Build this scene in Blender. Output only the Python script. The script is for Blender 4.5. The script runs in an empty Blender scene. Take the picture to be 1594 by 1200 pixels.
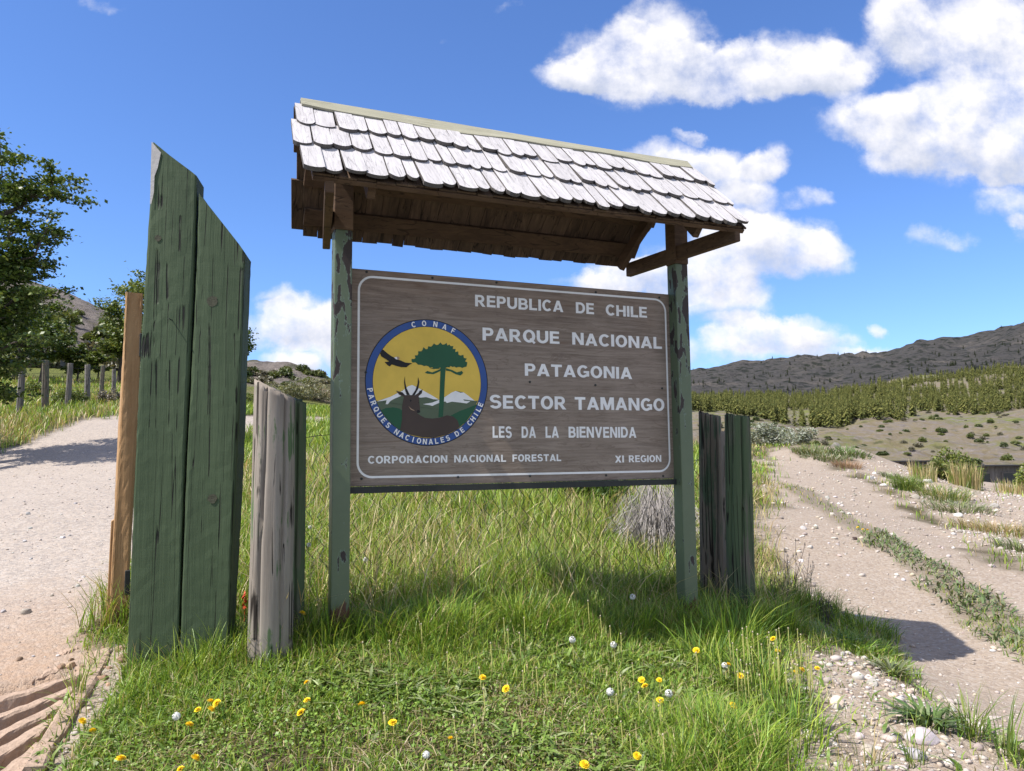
import bpy, bmesh, math, random
import numpy as np
from mathutils import Vector, Matrix

# ============================================================ camera, sky, sun
S = bpy.context.scene
CZ = 1.45
FPX = 1200.0
PITCH, ROLL = 0.0912, -0.0108
camd = bpy.data.cameras.new('camera'); cam = bpy.data.objects.new('camera', camd)
S.collection.objects.link(cam); S.camera = cam
camd.sensor_fit = 'HORIZONTAL'; camd.sensor_width = 36.0
camd.lens = 36.0 * FPX / 1594.0
camd.clip_start = 0.05; camd.clip_end = 20000
_fw = Vector((0, math.cos(PITCH), math.sin(PITCH))); _u0 = Vector((0, -math.sin(PITCH), math.cos(PITCH))); _r0 = Vector((1, 0, 0))
_rt = math.cos(ROLL) * _r0 + math.sin(ROLL) * _u0; _up = -math.sin(ROLL) * _r0 + math.cos(ROLL) * _u0
m = Matrix((_rt, _up, -_fw)).transposed().to_4x4(); m.translation = (0, 0, CZ); cam.matrix_world = m

SUN_TRAVEL = Vector((0.634, 0.350, -1.0)).normalized()
SUN_EL = math.asin(-SUN_TRAVEL.z); SUN_ROT = math.atan2(-SUN_TRAVEL.x, -SUN_TRAVEL.y)
sund = bpy.data.lights.new('sun', 'SUN'); sun = bpy.data.objects.new('sun', sund); S.collection.objects.link(sun)
sund.energy = 4.6; sund.angle = math.radians(0.53); sund.color = (1.0, 0.95, 0.88)
sun.rotation_euler = SUN_TRAVEL.to_track_quat('-Z', 'Y').to_euler()
S.view_settings.view_transform = 'Standard'; S.view_settings.look = 'None'
S.view_settings.gamma = 1.0; S.view_settings.exposure = 0.72
S.cycles.max_bounces = 6; S.cycles.diffuse_bounces = 3; S.cycles.transparent_max_bounces = 8

def ray(px, py):
    d = _fw + _rt * ((px - 797) / FPX) + _up * ((600 - py) / FPX)
    return np.array(d)

# ------------------------------------------------------------ node helper
class NT:
    def __init__(s, nt): s.nt = nt; nt.nodes.clear()
    def n(s, typ, ins=None, **props):
        nd = s.nt.nodes.new('ShaderNode' + typ)
        for k, v in props.items(): setattr(nd, k, v)
        for k, v in (ins or {}).items(): s.set(nd.inputs[k], v)
        return nd
    def set(s, sock, v):
        if isinstance(v, bpy.types.NodeSocket): s.nt.links.new(v, sock)
        elif isinstance(v, bpy.types.Node): s.nt.links.new(v.outputs[0], sock)
        else:
            if isinstance(v, (tuple, list)) and len(v) == 3 and sock.type == 'RGBA': v = (*v, 1)
            sock.default_value = v
    def math(s, op, a, b=None, c=None, clamp=False):
        nd = s.n('Math', operation=op, use_clamp=clamp)
        for i, v in enumerate((a, b, c)):
            if v is not None: s.set(nd.inputs[i], v)
        return nd.outputs[0]
    def vmath(s, op, a, b=None):
        nd = s.n('VectorMath', operation=op); s.set(nd.inputs[0], a)
        if b is not None: s.set(nd.inputs[1], b)
        return nd.outputs[0]
    def noise(s, vec, scale=5.0, detail=4.0, rough=0.55, dist=0.0, dim='3D'):
        nd = s.n('TexNoise', {'Scale': scale, 'Detail': detail, 'Roughness': rough, 'Distortion': dist}, noise_dimensions=dim)
        s.set(nd.inputs['Vector'], vec); return nd.outputs['Fac']
    def vor(s, vec, scale, feature='F1', out='Distance', rnd=1.0):
        nd = s.n('TexVoronoi', {'Scale': scale, 'Randomness': rnd}, feature=feature); s.set(nd.inputs['Vector'], vec); return nd.outputs[out]
    def ramp(s, fac, stops, interp='LINEAR'):
        nd = s.n('ValToRGB'); cr = nd.color_ramp; cr.interpolation = interp
        while len(cr.elements) < len(stops): cr.elements.new(0.5)
        for e, (p, c) in zip(cr.elements, stops):
            e.position = p; e.color = (*c, 1) if not isinstance(c, (int, float)) else (c, c, c, 1)
        s.set(nd.inputs['Fac'], fac); return nd.outputs['Color']
    def mix(s, f, a, b, blend='MIX'):
        nd = s.n('Mix', data_type='RGBA', blend_type=blend)
        s.set(nd.inputs[0], f); s.set(nd.inputs[6], a); s.set(nd.inputs[7], b); return nd.outputs[2]
    def mapr(s, v, a, b, c=0.0, d=1.0, smooth=False):
        nd = s.n('MapRange', {1: a, 2: b, 3: c, 4: d}, clamp=True, interpolation_type='SMOOTHSTEP' if smooth else 'LINEAR'); s.set(nd.inputs[0], v); return nd.outputs[0]
    def obj(s, scale=(1, 1, 1)):
        tc = s.n('TexCoord'); mp = s.n('Mapping', {'Vector': tc.outputs['Object'], 'Scale': scale}); return mp.outputs[0]
    def attr(s, name, out='Color'): return s.n('Attribute', attribute_name=name).outputs[out]
    def bump(s, h, strength=0.4, dist=0.01, nrm=None):
        nd = s.n('Bump', {'Strength': strength, 'Distance': dist, 'Height': h})
        if nrm is not None: s.set(nd.inputs['Normal'], nrm)
        return nd.outputs[0]
    def bsdf(s, col, rough=0.7, nrm=None, spec=0.35, metal=0.0, transl=None):
        b = s.n('BsdfPrincipled', {'Base Color': col, 'Roughness': rough, 'Metallic': metal, 'Specular IOR Level': spec})
        if nrm is not None: s.set(b.inputs['Normal'], nrm)
        o = s.n('OutputMaterial'); sh = b.outputs[0]
        if transl is not None:
            t = s.n('BsdfTranslucent', {'Color': transl[0]}); mx = s.n('MixShader', {'Fac': transl[1]})
            s.nt.links.new(sh, mx.inputs[1]); s.nt.links.new(t.outputs[0], mx.inputs[2]); sh = mx.outputs[0]
        s.nt.links.new(sh, o.inputs[0]); return b

# ------------------------------------------------------------ sky with clouds
world = bpy.data.worlds.new('World'); S.world = world; world.use_nodes = True
W = NT(world.node_tree)
sky = W.n('TexSky', sky_type='NISHITA', sun_disc=False, sun_elevation=SUN_EL, sun_rotation=SUN_ROT, altitude=400.0, air_density=1.0, dust_density=0.3, ozone_density=2.0)
# clouds: (px, py, rx, ry, weight) ellipses turned into sky directions (x/y, z/y of the direction)
CLOUDS = [
 (905,112,75,26,1),(960,88,90,52,1.1),(1035,50,72,62,1.1),(1020,105,110,45,1.1),(1130,112,100,42,1),(1240,95,95,52,1.1),(1290,110,60,40,1),(1150,145,70,22,.7),(990,150,60,22,.6),
 (1500,40,140,80,1.1),(1400,45,50,60,.9),(1570,150,150,110,1.2),(1360,185,90,40,.9),(1440,205,130,60,1.1),(1500,240,120,55,1),(1580,250,70,50,.9),(1360,265,30,26,.5),
 (1040,248,80,32,1),(1120,268,85,40,1),(1195,248,38,26,.9),(1160,312,70,28,.9),(1264,306,36,18,.8),(1070,205,22,9,.7),
 (1200,375,100,40,1.1),(1245,402,72,34,1),(1130,400,120,60,1.1),(1050,430,120,34,1),(920,440,70,18,.8),(1110,475,100,28,1),(1000,420,70,26,.9),
 (1120,545,110,28,1),(1220,525,95,26,1),(1290,545,60,18,.7),(1170,510,60,20,.9),(1390,552,90,10,.5),
 (1364,514,13,13,.9),(1470,370,58,16,.65),(1560,322,66,24,.9),(1597,352,30,26,.8),
 (440,460,44,24,1),(420,515,70,36,1.1),(490,500,60,42,1.1),(500,570,80,26,.8),(430,575,50,18,.7),(560,520,60,50,1),
 (172,2,36,12,.55),(785,8,26,8,.4),(700,70,16,7,.35),(190,490,60,8,.4),(1300,560,90,12,.6)]
geo = W.n('TexCoord').outputs['Generated']
sep = W.n('SeparateXYZ', {'Vector': geo})
yy = W.math('MAXIMUM', sep.outputs[1], 0.05)
gx = W.math('DIVIDE', sep.outputs[0], yy); gz = W.math('DIVIDE', sep.outputs[2], yy)
comb = W.n('CombineXYZ', {0: gx, 1: gz, 2: 0.0}).outputs[0]
def warped(vec):
    a = W.n('TexNoise', {'Scale': 9.0, 'Detail': 7.0, 'Roughness': 0.62}, noise_dimensions='3D'); W.set(a.inputs['Vector'], vec)
    o = W.vmath('SUBTRACT', a.outputs['Color'], (0.5, 0.5, 0.5)); nd = W.n('VectorMath', operation='SCALE'); W.set(nd.inputs[0], o); nd.inputs['Scale'].default_value = 0.075
    return W.vmath('ADD', vec, nd.outputs[0])
wv = warped(comb); wsp = W.n('SeparateXYZ', {'Vector': wv}); wx, wz = wsp.outputs[0], wsp.outputs[1]
acc = None; hgt = None
for (px, py, rx, ry, wt) in CLOUDS:
    d = ray(px, py); cx, cz = d[0] / d[1], d[2] / d[1]
    ax, az = 1.38 * rx / FPX, 1.38 * ry / FPX
    ex = W.math('MULTIPLY', W.math('SUBTRACT', wx, float(cx)), float(1 / ax)); ez = W.math('MULTIPLY', W.math('SUBTRACT', wz, float(cz)), float(1 / az))
    r2 = W.math('MULTIPLY_ADD', ex, ex, W.math('MULTIPLY', ez, ez))
    v = W.math('MULTIPLY', W.math('SUBTRACT', 1.0, r2, clamp=True), wt)
    hv = W.math('MULTIPLY', v, ez)
    acc = v if acc is None else W.math('ADD', acc, v); hgt = hv if hgt is None else W.math('ADD', hgt, hv)
fine = W.noise(comb, 11.0, 9.0, 0.60); fine_s = W.noise(W.vmath('ADD', comb, (-0.014, 0.024, 0.0)), 11.0, 9.0, 0.60)
dens = W.math('ADD', W.math('MINIMUM', acc, 1.15), W.math('MULTIPLY', W.math('SUBTRACT', fine, 0.60), 2.3))
alpha = W.mapr(dens, 0.02, 1.15, 0.0, 1.0, True)
alpha = W.math('MULTIPLY', alpha, W.mapr(acc, 0.0, 0.3))
relief = W.math('SUBTRACT', fine, fine_s)
lit = W.math('ADD', W.math('MULTIPLY', relief, 1.8), W.math('ADD', 0.62, W.math('MULTIPLY', W.math('DIVIDE', hgt, W.math('MAXIMUM', acc, 0.15)), 0.62)))
thick = W.mapr(dens, 0.55, 1.6)
lit = W.math('ADD', lit, W.math('MULTIPLY', W.math('SUBTRACT', 1.0, thick), 0.25))
ccol = W.ramp(lit, [(0.0, (0.36, 0.41, 0.53)), (0.46, (0.53, 0.56, 0.66)), (0.92, (0.80, 0.79, 0.82))])
ccol = W.vmath('MULTIPLY', ccol, (1.0, 1.0, 1.0))
front = W.math('GREATER_THAN', sep.outputs[1], 0.06)
alpha = W.math('MULTIPLY', alpha, front)
# unseen broken cloud added overhead and behind the viewer as neutral fill light
rest = W.mapr(W.noise(geo, 2.6, 8.0, 0.6), 0.42, 0.60, 0.0, 1.0, True)
away = W.mapr(W.math('SUBTRACT', sep.outputs[1], W.math('MULTIPLY', W.math('MAXIMUM', W.math('SUBTRACT', sep.outputs[2], 0.55), 0.0), 1.2)), 0.42, 0.15, 0.0, 1.0, True)
rest = W.math('MULTIPLY', rest, away); alpha = W.math('MAXIMUM', alpha, rest)
SKYSTR = 0.110
skyc = W.mix(1.0, sky.outputs[0], (0.64, 0.84, 1.20), 'MULTIPLY')
skyb = W.n('Background', {'Color': skyc, 'Strength': SKYSTR}); clb = W.n('Background', {'Color': ccol, 'Strength': 0.82})
mx = W.n('MixShader', {'Fac': alpha}); W.nt.links.new(skyb.outputs[0], mx.inputs[1]); W.nt.links.new(clb.outputs[0], mx.inputs[2])
wo = W.n('OutputWorld'); W.nt.links.new(mx.outputs[0], wo.inputs[0])

# ============================================================ general helpers
random.seed(7); RNG = np.random.default_rng(11)
COL = S.collection
def tag(o, label=None, cat=None, group=None, kind=None):
    if label: o['label'] = label
    if cat: o['category'] = cat
    if group: o['group'] = group
    if kind: o['kind'] = kind
    return o
def thing(name, loc, label, cat, rz=0.0, group=None):
    o = bpy.data.objects.new(name, None); o.empty_display_size = 0.1; COL.objects.link(o)
    o.location = loc; o.rotation_euler = (0, 0, rz); return tag(o, label, cat, group)
def link(name, me, parent=None):
    o = bpy.data.objects.new(name, me); COL.objects.link(o); o.parent = parent; return o
def np_mesh(name, V, F, mats, smooth=False, col=None, midx=None):
    """V (n,3); F (k,c) array or list of such arrays"""
    me = bpy.data.meshes.new(name); Fs = F if isinstance(F, list) else [F]
    Fs = [np.asarray(f, np.int32) for f in Fs if len(f)]
    me.vertices.add(len(V)); me.vertices.foreach_set('co', np.asarray(V, np.float32).ravel())
    loops = np.concatenate([f.ravel() for f in Fs]); tot = np.concatenate([np.full(len(f), f.shape[1], np.int32) for f in Fs])
    me.loops.add(len(loops)); me.loops.foreach_set('vertex_index', loops)
    me.polygons.add(len(tot)); st = np.concatenate([[0], np.cumsum(tot)[:-1]]).astype(np.int32)
    me.polygons.foreach_set('loop_start', st); me.polygons.foreach_set('loop_total', tot)
    if smooth: me.polygons.foreach_set('use_smooth', np.ones(len(tot), bool))
    for mm in (mats if isinstance(mats, (list, tuple)) else [mats]): me.materials.append(mm)
    if midx is not None: me.polygons.foreach_set('material_index', np.asarray(midx, np.int32))
    if col is not None:
        a = me.attributes.new('Col', 'FLOAT_COLOR', 'POINT'); c = np.ones((len(V), 4), np.float32); c[:, :3] = col[:, :3]; a.data.foreach_set('color', c.ravel())
    me.update(calc_edges=True); return me
class MB:
    def __init__(s): s.v = []; s.f = []; s.m = []
    def add(s, vs, fs, mi=0):
        b = len(s.v); s.v += [tuple(map(float, p)) for p in vs]; s.f += [tuple(i + b for i in f) for f in fs]; s.m += [mi] * len(fs)
    def box(s, a, b, mi=0, tf=None):
        (x0, y0, z0), (x1, y1, z1) = a, b
        P = [(x0, y0, z0), (x1, y0, z0), (x1, y1, z0), (x0, y1, z0), (x0, y0, z1), (x1, y0, z1), (x1, y1, z1), (x0, y1, z1)]
        if tf: P = [tf(p) for p in P]
        s.add(P, [(0, 3, 2, 1), (4, 5, 6, 7), (0, 1, 5, 4), (1, 2, 6, 5), (2, 3, 7, 6), (3, 0, 4, 7)], mi)
    def beam(s, a, b, w, h, up=(0, 0, 1), mi=0):
        a, b = Vector(a), Vector(b); d = (b - a).normalized(); sd = d.cross(Vector(up)).normalized() * (w / 2); u = sd.cross(d).normalized() * (h / 2)
        P = [a - sd - u, a + sd - u, a + sd + u, a - sd + u, b - sd - u, b + sd - u, b + sd + u, b - sd + u]
        s.add(P, [(0, 3, 2, 1), (4, 5, 6, 7), (0, 1, 5, 4), (1, 2, 6, 5), (2, 3, 7, 6), (3, 0, 4, 7)], mi)
    def prism(s, poly, dvec, mi=0):
        n = len(poly); d = Vector(dvec); P = [Vector(p) for p in poly]; Q = [p + d for p in P]
        s.add(P + Q, [tuple(range(n)), tuple(range(2 * n - 1, n - 1, -1))] + [(i, i + n, (i + 1) % n + n, (i + 1) % n) for i in range(n)], mi)
    def tube(s, pts, r, n=6, mi=0, cap=True):
        pts = [Vector(p) for p in pts]; rs = r if isinstance(r, (list, tuple)) else [r] * len(pts); V = []; F = []
        for i, p in enumerate(pts):
            d = (pts[min(i + 1, len(pts) - 1)] - pts[max(i - 1, 0)]).normalized(); a = d.orthogonal().normalized() if i == 0 else (a - d * a.dot(d)).normalized(); b = d.cross(a)
            V += [p + (a * math.cos(2 * math.pi * k / n) + b * math.sin(2 * math.pi * k / n)) * rs[i] for k in range(n)]
        for i in range(len(pts) - 1):
            F += [(i * n + k, i * n + (k + 1) % n, (i + 1) * n + (k + 1) % n, (i + 1) * n + k) for k in range(n)]
        if cap: F += [tuple(range(n - 1, -1, -1)), tuple(range((len(pts) - 1) * n, len(pts) * n))]
        s.add(V, F, mi)
    def mesh(s, name, mats, smooth=False, bevel=0.0, seg=1):
        me = bpy.data.meshes.new(name); me.from_pydata(s.v, [], s.f)
        for mm in (mats if isinstance(mats, (list, tuple)) else [mats]): me.materials.append(mm)
        me.polygons.foreach_set('material_index', s.m)
        if bevel > 0:
            bm = bmesh.new(); bm.from_mesh(me); bmesh.ops.bevel(bm, geom=bm.edges[:], offset=bevel, segments=seg, profile=0.6, affect='EDGES', clamp_overlap=True); bm.to_mesh(me); bm.free()
        if smooth: me.polygons.foreach_set('use_smooth', [True] * len(me.polygons))
        me.update(); return me
    def build(s, name, mats, parent=None, **k): return link(name, s.mesh(name, mats, **k), parent)

def hash2(ix, iy, seed):
    h = (ix.astype(np.int64) * 374761393 + iy.astype(np.int64) * 668265263 + seed * 1442695041) & 0xffffffff
    h = ((h ^ (h >> 13)) * 1274126177) & 0xffffffff; return ((h ^ (h >> 16)) & 0xffff) / 65535.0
def vnoise(x, y, seed=0):
    ix, iy = np.floor(x), np.floor(y); fx, fy = x - ix, y - iy; fx = fx * fx * (3 - 2 * fx); fy = fy * fy * (3 - 2 * fy)
    a, b, c, d = hash2(ix, iy, seed), hash2(ix + 1, iy, seed), hash2(ix, iy + 1, seed), hash2(ix + 1, iy + 1, seed)
    return (a * (1 - fx) + b * fx) * (1 - fy) + (c * (1 - fx) + d * fx) * fy
def fbm(x, y, oct=4, seed=0, gain=0.5):
    x = np.asarray(x, float); y = np.asarray(y, float); s = 0; a = 1; t = 0
    for i in range(oct):
        s = s + a * vnoise(x * 2 ** i + 13.7 * i, y * 2 ** i + 7.1 * i, seed + i); t += a; a *= gain
    return s / t - 0.5
def sstep(a, b, x): t = np.clip((x - a) / (b - a), 0, 1); return t * t * (3 - 2 * t)

# ============================================================ terrain
# near ground: thin plate spline through surveyed points (pixel row and column at a known depth, or x, y, z below the eye)
CP = [(-1.165,5,-1.17),(1.33,6.03,-1.34),(0.1,5.5,-1.2),(3.75,7.05,-1.66),(3.37,5.9,-1.70),(-0.3,1.0,-1.55),(3,1,-1.75),(-4,1,-1.55)]
for (px, py, y) in [(0,1150,4.0),(0,950,5.8),(170,1000,5.2),(0,800,10),(160,800,10),(0,712,20),(180,650,26),(-600,760,18),(-500,1000,6),
    (500,640,40),(300,640,34),(797,1195,3.55),(500,1195,3.5),(300,1150,3.8),(797,765,12),(980,768,12),(600,700,20),(900,710,22),(400,720,16),(1000,705,30),
    (1594,1000,6.6),(1594,1190,4.1),(1300,1190,3.95),(1240,990,6.0),(1400,850,10.5),(1220,850,10),(1594,900,9),(1300,750,18),(1190,693,27),(1330,700,25),(1594,835,13.5),(1594,780,17),(1900,1000,6.6),(2200,800,16),(1100,715,24),(0,620,32),(-600,620,30),(1500,765,20),(1560,754,28),(1450,748,28),(1400,740,29),(1594,764,32),(1750,775,30),(1480,752,24)]:
    d = ray(px, py); CP.append((d[0] / d[1] * y, y, d[2] / d[1] * y))
CP = np.array(CP)
def tps_fit(P, lam=0.02):
    n = len(P); X = P[:, :2] / 10; d = np.linalg.norm(X[:, None] - X[None], axis=2); K = np.where(d > 0, d * d * np.log(d + 1e-12), 0) + lam * np.eye(n) * 0.02
    A = np.zeros((n + 3, n + 3)); A[:n, :n] = K; Q = np.c_[np.ones(n), X]; A[:n, n:] = Q; A[n:, :n] = Q.T
    return X, np.linalg.solve(A, np.r_[P[:, 2], 0, 0, 0])
TX, TW = tps_fit(CP)
def tps(x, y):
    X = np.stack([x, y], -1) / 10; r = TW[-3] + X[..., 0] * TW[-2] + X[..., 1] * TW[-1]
    for i in range(len(TX)):
        d2 = (X[..., 0] - TX[i, 0]) ** 2 + (X[..., 1] - TX[i, 1]) ** 2; r = r + TW[i] * 0.5 * d2 * np.log(d2 + 1e-12)
    return r
# far country: rows seen at given depths for azimuth columns
FD = [40, 60, 90, 130, 200, 280, 400, 600, 1000, 1600, 2600]
FT = {-900:[600,540,440,370,430,470,500,520,540,560,600], -300:[602,545,455,395,440,480,510,530,550,570,600], 0:[610,565,485,432,470,500,520,540,560,580,610],
 100:[606,572,505,456,490,520,540,555,570,590,620], 190:[606,586,540,497,525,540,555,570,585,600,625], 300:[618,602,568,545,560,570,580,590,600,610,630],
 400:[641,620,574,580,590,600,605,610,615,620,640], 450:[642,622,573,582,595,605,610,615,620,620,640], 510:[643,630,590,600,610,615,620,620,620,615,640],
 600:[655,645,620,625,630,632,634,634,632,620,640], 800:[685,685,675,672,665,655,645,636,630,610,640], 1000:[702,712,708,702,680,660,645,632,628,590,620],
 1080:[702,718,712,702,672,652,640,627,615,579,610], 1150:[705,735,722,712,680,657,645,625,610,566,600], 1250:[712,748,732,720,690,668,655,628,604,556,590],
 1350:[728,760,745,732,700,656,648,615,592,549,580], 1400:[735,765,750,735,702,655,645,606,585,545,575], 1430:[740,768,752,738,703,656,643,602,580,530,570], 1500:[748,775,755,740,704,658,640,594,572,527,560], 1530:[750,776,756,741,703,656,638,590,568,521,555], 1594:[758,778,758,742,700,650,632,582,560,500,540],
 1800:[770,785,760,742,695,640,615,565,540,462,510], 2600:[780,790,760,740,690,630,600,550,520,440,490]}
_cols = np.array(sorted(FT)); _tab = np.zeros((len(FD), len(_cols)))
for j, c in enumerate(_cols):
    for i, D in enumerate(FD):
        d = ray(797 if False else c, FT[c][i]); _tab[i, j] = d[2] / d[1] * D
_pg = np.linspace(-900, 2600, 701); _lg = np.linspace(math.log(40), math.log(2600), 90)
_G = np.array([np.interp(_pg, _cols, _tab[i] / FD[i]) for i in range(len(FD))])
_G = np.array([np.interp(_lg, np.log(FD), _G[:, k]) for k in range(len(_pg))]).T
_k = np.exp(-np.linspace(-2, 2, 7) ** 2); _k /= _k.sum()
_G = np.array([np.convolve(np.pad(r, 3, 'edge'), _k, 'valid') for r in _G])
def far_h(x, y):
    px = np.clip(x / y * FPX + 797, -899, 2599); l = np.clip(np.log(np.maximum(y, 40)), _lg[0], _lg[-1] - 1e-6)
    a = (px - _pg[0]) / (_pg[1] - _pg[0]); b = (l - _lg[0]) / (_lg[1] - _lg[0]); i = np.clip(a.astype(int), 0, 699); j = np.clip(b.astype(int), 0, 88); fa = a - i; fb = b - j
    z = (_G[j, i] * (1 - fa) + _G[j, i + 1] * fa) * (1 - fb) + (_G[j + 1, i] * (1 - fa) + _G[j + 1, i + 1] * fa) * fb
    return z * y
def H0(x, y):
    w = sstep(27, 44, y); z = tps(x, np.minimum(y, 46)) * (1 - w) + far_h(x, y) * w
    am = sstep(45, 90, y) * y
    z = z + am * (0.020 * fbm(x / (y * .10 + 1), np.log(y) * 16, 5, 3) + 0.009 * fbm(x / (y * .02), np.log(y) * 70, 4, 9)) * np.where(y > 700, 1.25, np.where(y > 130, 0.6, 1))
    # rocky ledges of the outcrop on the left
    oc = sstep(58, 75, y) * sstep(140, 110, y) * sstep(-.27, -.31, x / y - .05)
    z = z + oc * np.abs(fbm(x / 9, y / 4.5, 4, 21)) * 3.0
    z = z + sstep(115, 150, y) * sstep(320, 270, y) * sstep(.15, .22, x / y) * (np.abs(fbm(x / 16, y / 10, 4, 61)) * 7.0 - 1.0)
    return z + CZ
def Hb(x, y): return H0(np.asarray(x, float), np.asarray(y, float))
def at(px, py, ymax=400):
    d = ray(px, py); ys = np.geomspace(1.2, ymax, 1500); xs = ys * d[0] / d[1]; zs = CZ + ys * d[2] / d[1]; g = Hb(xs, ys) - zs
    i = np.argmax(g > 0) if (g > 0).any() else len(ys) - 1
    return np.array([xs[i], ys[i]])
def poly_px(L): return np.array([at(px, py, 45) for px, py in L])
def sdpoly(P, x, y):
    x = np.asarray(x, float); y = np.asarray(y, float); n = len(P); d = np.full(x.shape, 1e18); ins = np.zeros(x.shape, bool)
    for i in range(n):
        a, b = P[i], P[(i + 1) % n]; e = b - a; wx, wy = x - a[0], y - a[1]; t = np.clip((wx * e[0] + wy * e[1]) / (e @ e + 1e-12), 0, 1)
        d = np.minimum(d, (wx - t * e[0]) ** 2 + (wy - t * e[1]) ** 2)
        c = ((a[1] > y) != (b[1] > y)) & (x < (b[0] - a[0]) * (y - a[1]) / (b[1] - a[1] + 1e-12) + a[0]); ins ^= c
    return np.where(ins, 1, -1) * np.sqrt(d)
P_LEFT = poly_px([(40,1260),(110,1110),(168,1015),(232,860),(300,740),(350,690),(420,664),(520,656),(640,655),(640,649),(520,649),(300,641),(190,644),(130,655),(60,675),(0,699),(-200,742),(-500,860)])
P_LEFT = np.vstack([P_LEFT, [[-9, 4], [-6, 1.0], [-2.4, 1.0]]])
P_ROAD = poly_px([(1188,693),(1183,760),(1190,855),(1240,918),(1298,966),(1345,1012),(1405,1058),(1500,1115),(1610,1200),(1760,1330),(2500,1330),(2400,1060),(1800,965),(1594,890),(1450,812),(1370,755),(1300,718),(1240,697)])
P_STRIP = poly_px([(1208,750),(1260,764),(1330,806),(1395,842),(1450,868),(1520,905),(1594,955),(1700,1030),(1700,1110),(1594,1020),(1530,985),(1465,945),(1400,880),(1320,824),(1255,785)])
P_PEB = poly_px([(1180,1260),(1195,1110),(1235,1040),(1265,990),(1298,966),(1345,1012),(1405,1058),(1500,1115),(1610,1200),(1700,1260)])
P_BERM = poly_px([(1240,697),(1300,718),(1370,755),(1450,812),(1594,890),(1800,965),(2400,1060),(2400,960),(1800,830),(1594,768),(1480,745),(1400,722),(1330,702)])
P_BARE = poly_px([(30,1270),(95,1270),(140,1165),(200,1075),(222,1030),(205,1000),(165,1003),(100,1110)])
def zones(x, y):
    n = fbm(x * 1.7, y * 1.7, 4, 5) ; k = (0.10 + 0.02 * y)
    f = lambda P, s=1.0: sstep(-k * s, k * s, sdpoly(P, x, y) + n * k * 4.0)
    l, r, st, pb, bm, br = f(P_LEFT, .8), f(P_ROAD), sstep(-.12, .16, sdpoly(P_STRIP, x, y) + n * .5), f(P_PEB), f(P_BERM), sstep(-.06, .06, sdpoly(P_BARE, x, y) + n * .25)
    near = sstep(45, 36, y)
    return l * near, r * near, st, np.clip(pb, 0, 1) * near, bm * near, br
P_GRID = poly_px([(-20, 1062), (120, 1030), (128, 1046), (86, 1110), (40, 1215), (-140, 1330), (-200, 1130)])
def H(x, y, pit=True):
    x = np.asarray(x, float); y = np.asarray(y, float); l, r, st, pb, bm, br = zones(x, y); nr = sstep(60, 30, y)
    z = H0(x, y) + nr * (0.05 * fbm(x * .9, y * .9, 3, 31) + 0.018 * fbm(x * 5, y * 5, 3, 32)) * (1 - .5 * np.maximum(l, r))
    z = z - 0.02 * r * (1 - st) * nr + 0.01 * st * r + 0.07 * bm * np.maximum(fbm(x * 1.1, y * 1.1, 4, 40) + .25, 0) * 2 + pb * 0.04 * fbm(x * 3, y * 3, 3, 8) - l * 0.04 * nr
    z = z + 0.05 * br * fbm(x * 9, y * 9, 4, 77)
    if pit: z = z - .085 * (1 + 1.2 * fbm(x * 6, y * 6, 3, 81)) * sstep(-.02, .05, sdpoly(P_GRID, x, y))
    return z
def h1(x, y): return float(H(np.array([x]), np.array([y]))[0])
def P3(px, py, dz=0.0):
    a = at(px, py); return Vector((a[0], a[1], h1(a[0], a[1]) + dz))
def on_depth(px, py, y):
    d = ray(px, py); return Vector((d[0] / d[1] * y, y, CZ + d[2] / d[1] * y))
def on_plane(px, py, P0, yaw):
    """pixel -> local (along, back=0, up) coordinates in a vertical plane through P0 with heading yaw"""
    d = ray(px, py); nv = np.array([-math.sin(yaw), math.cos(yaw), 0]); u = np.array([math.cos(yaw), math.sin(yaw), 0]); o = np.array([0, 0, CZ])
    t = ((np.array(P0) - o) @ nv) / (d @ nv); Q = o + d * t - np.array(P0); return float(Q @ u), float(Q[2])

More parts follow.
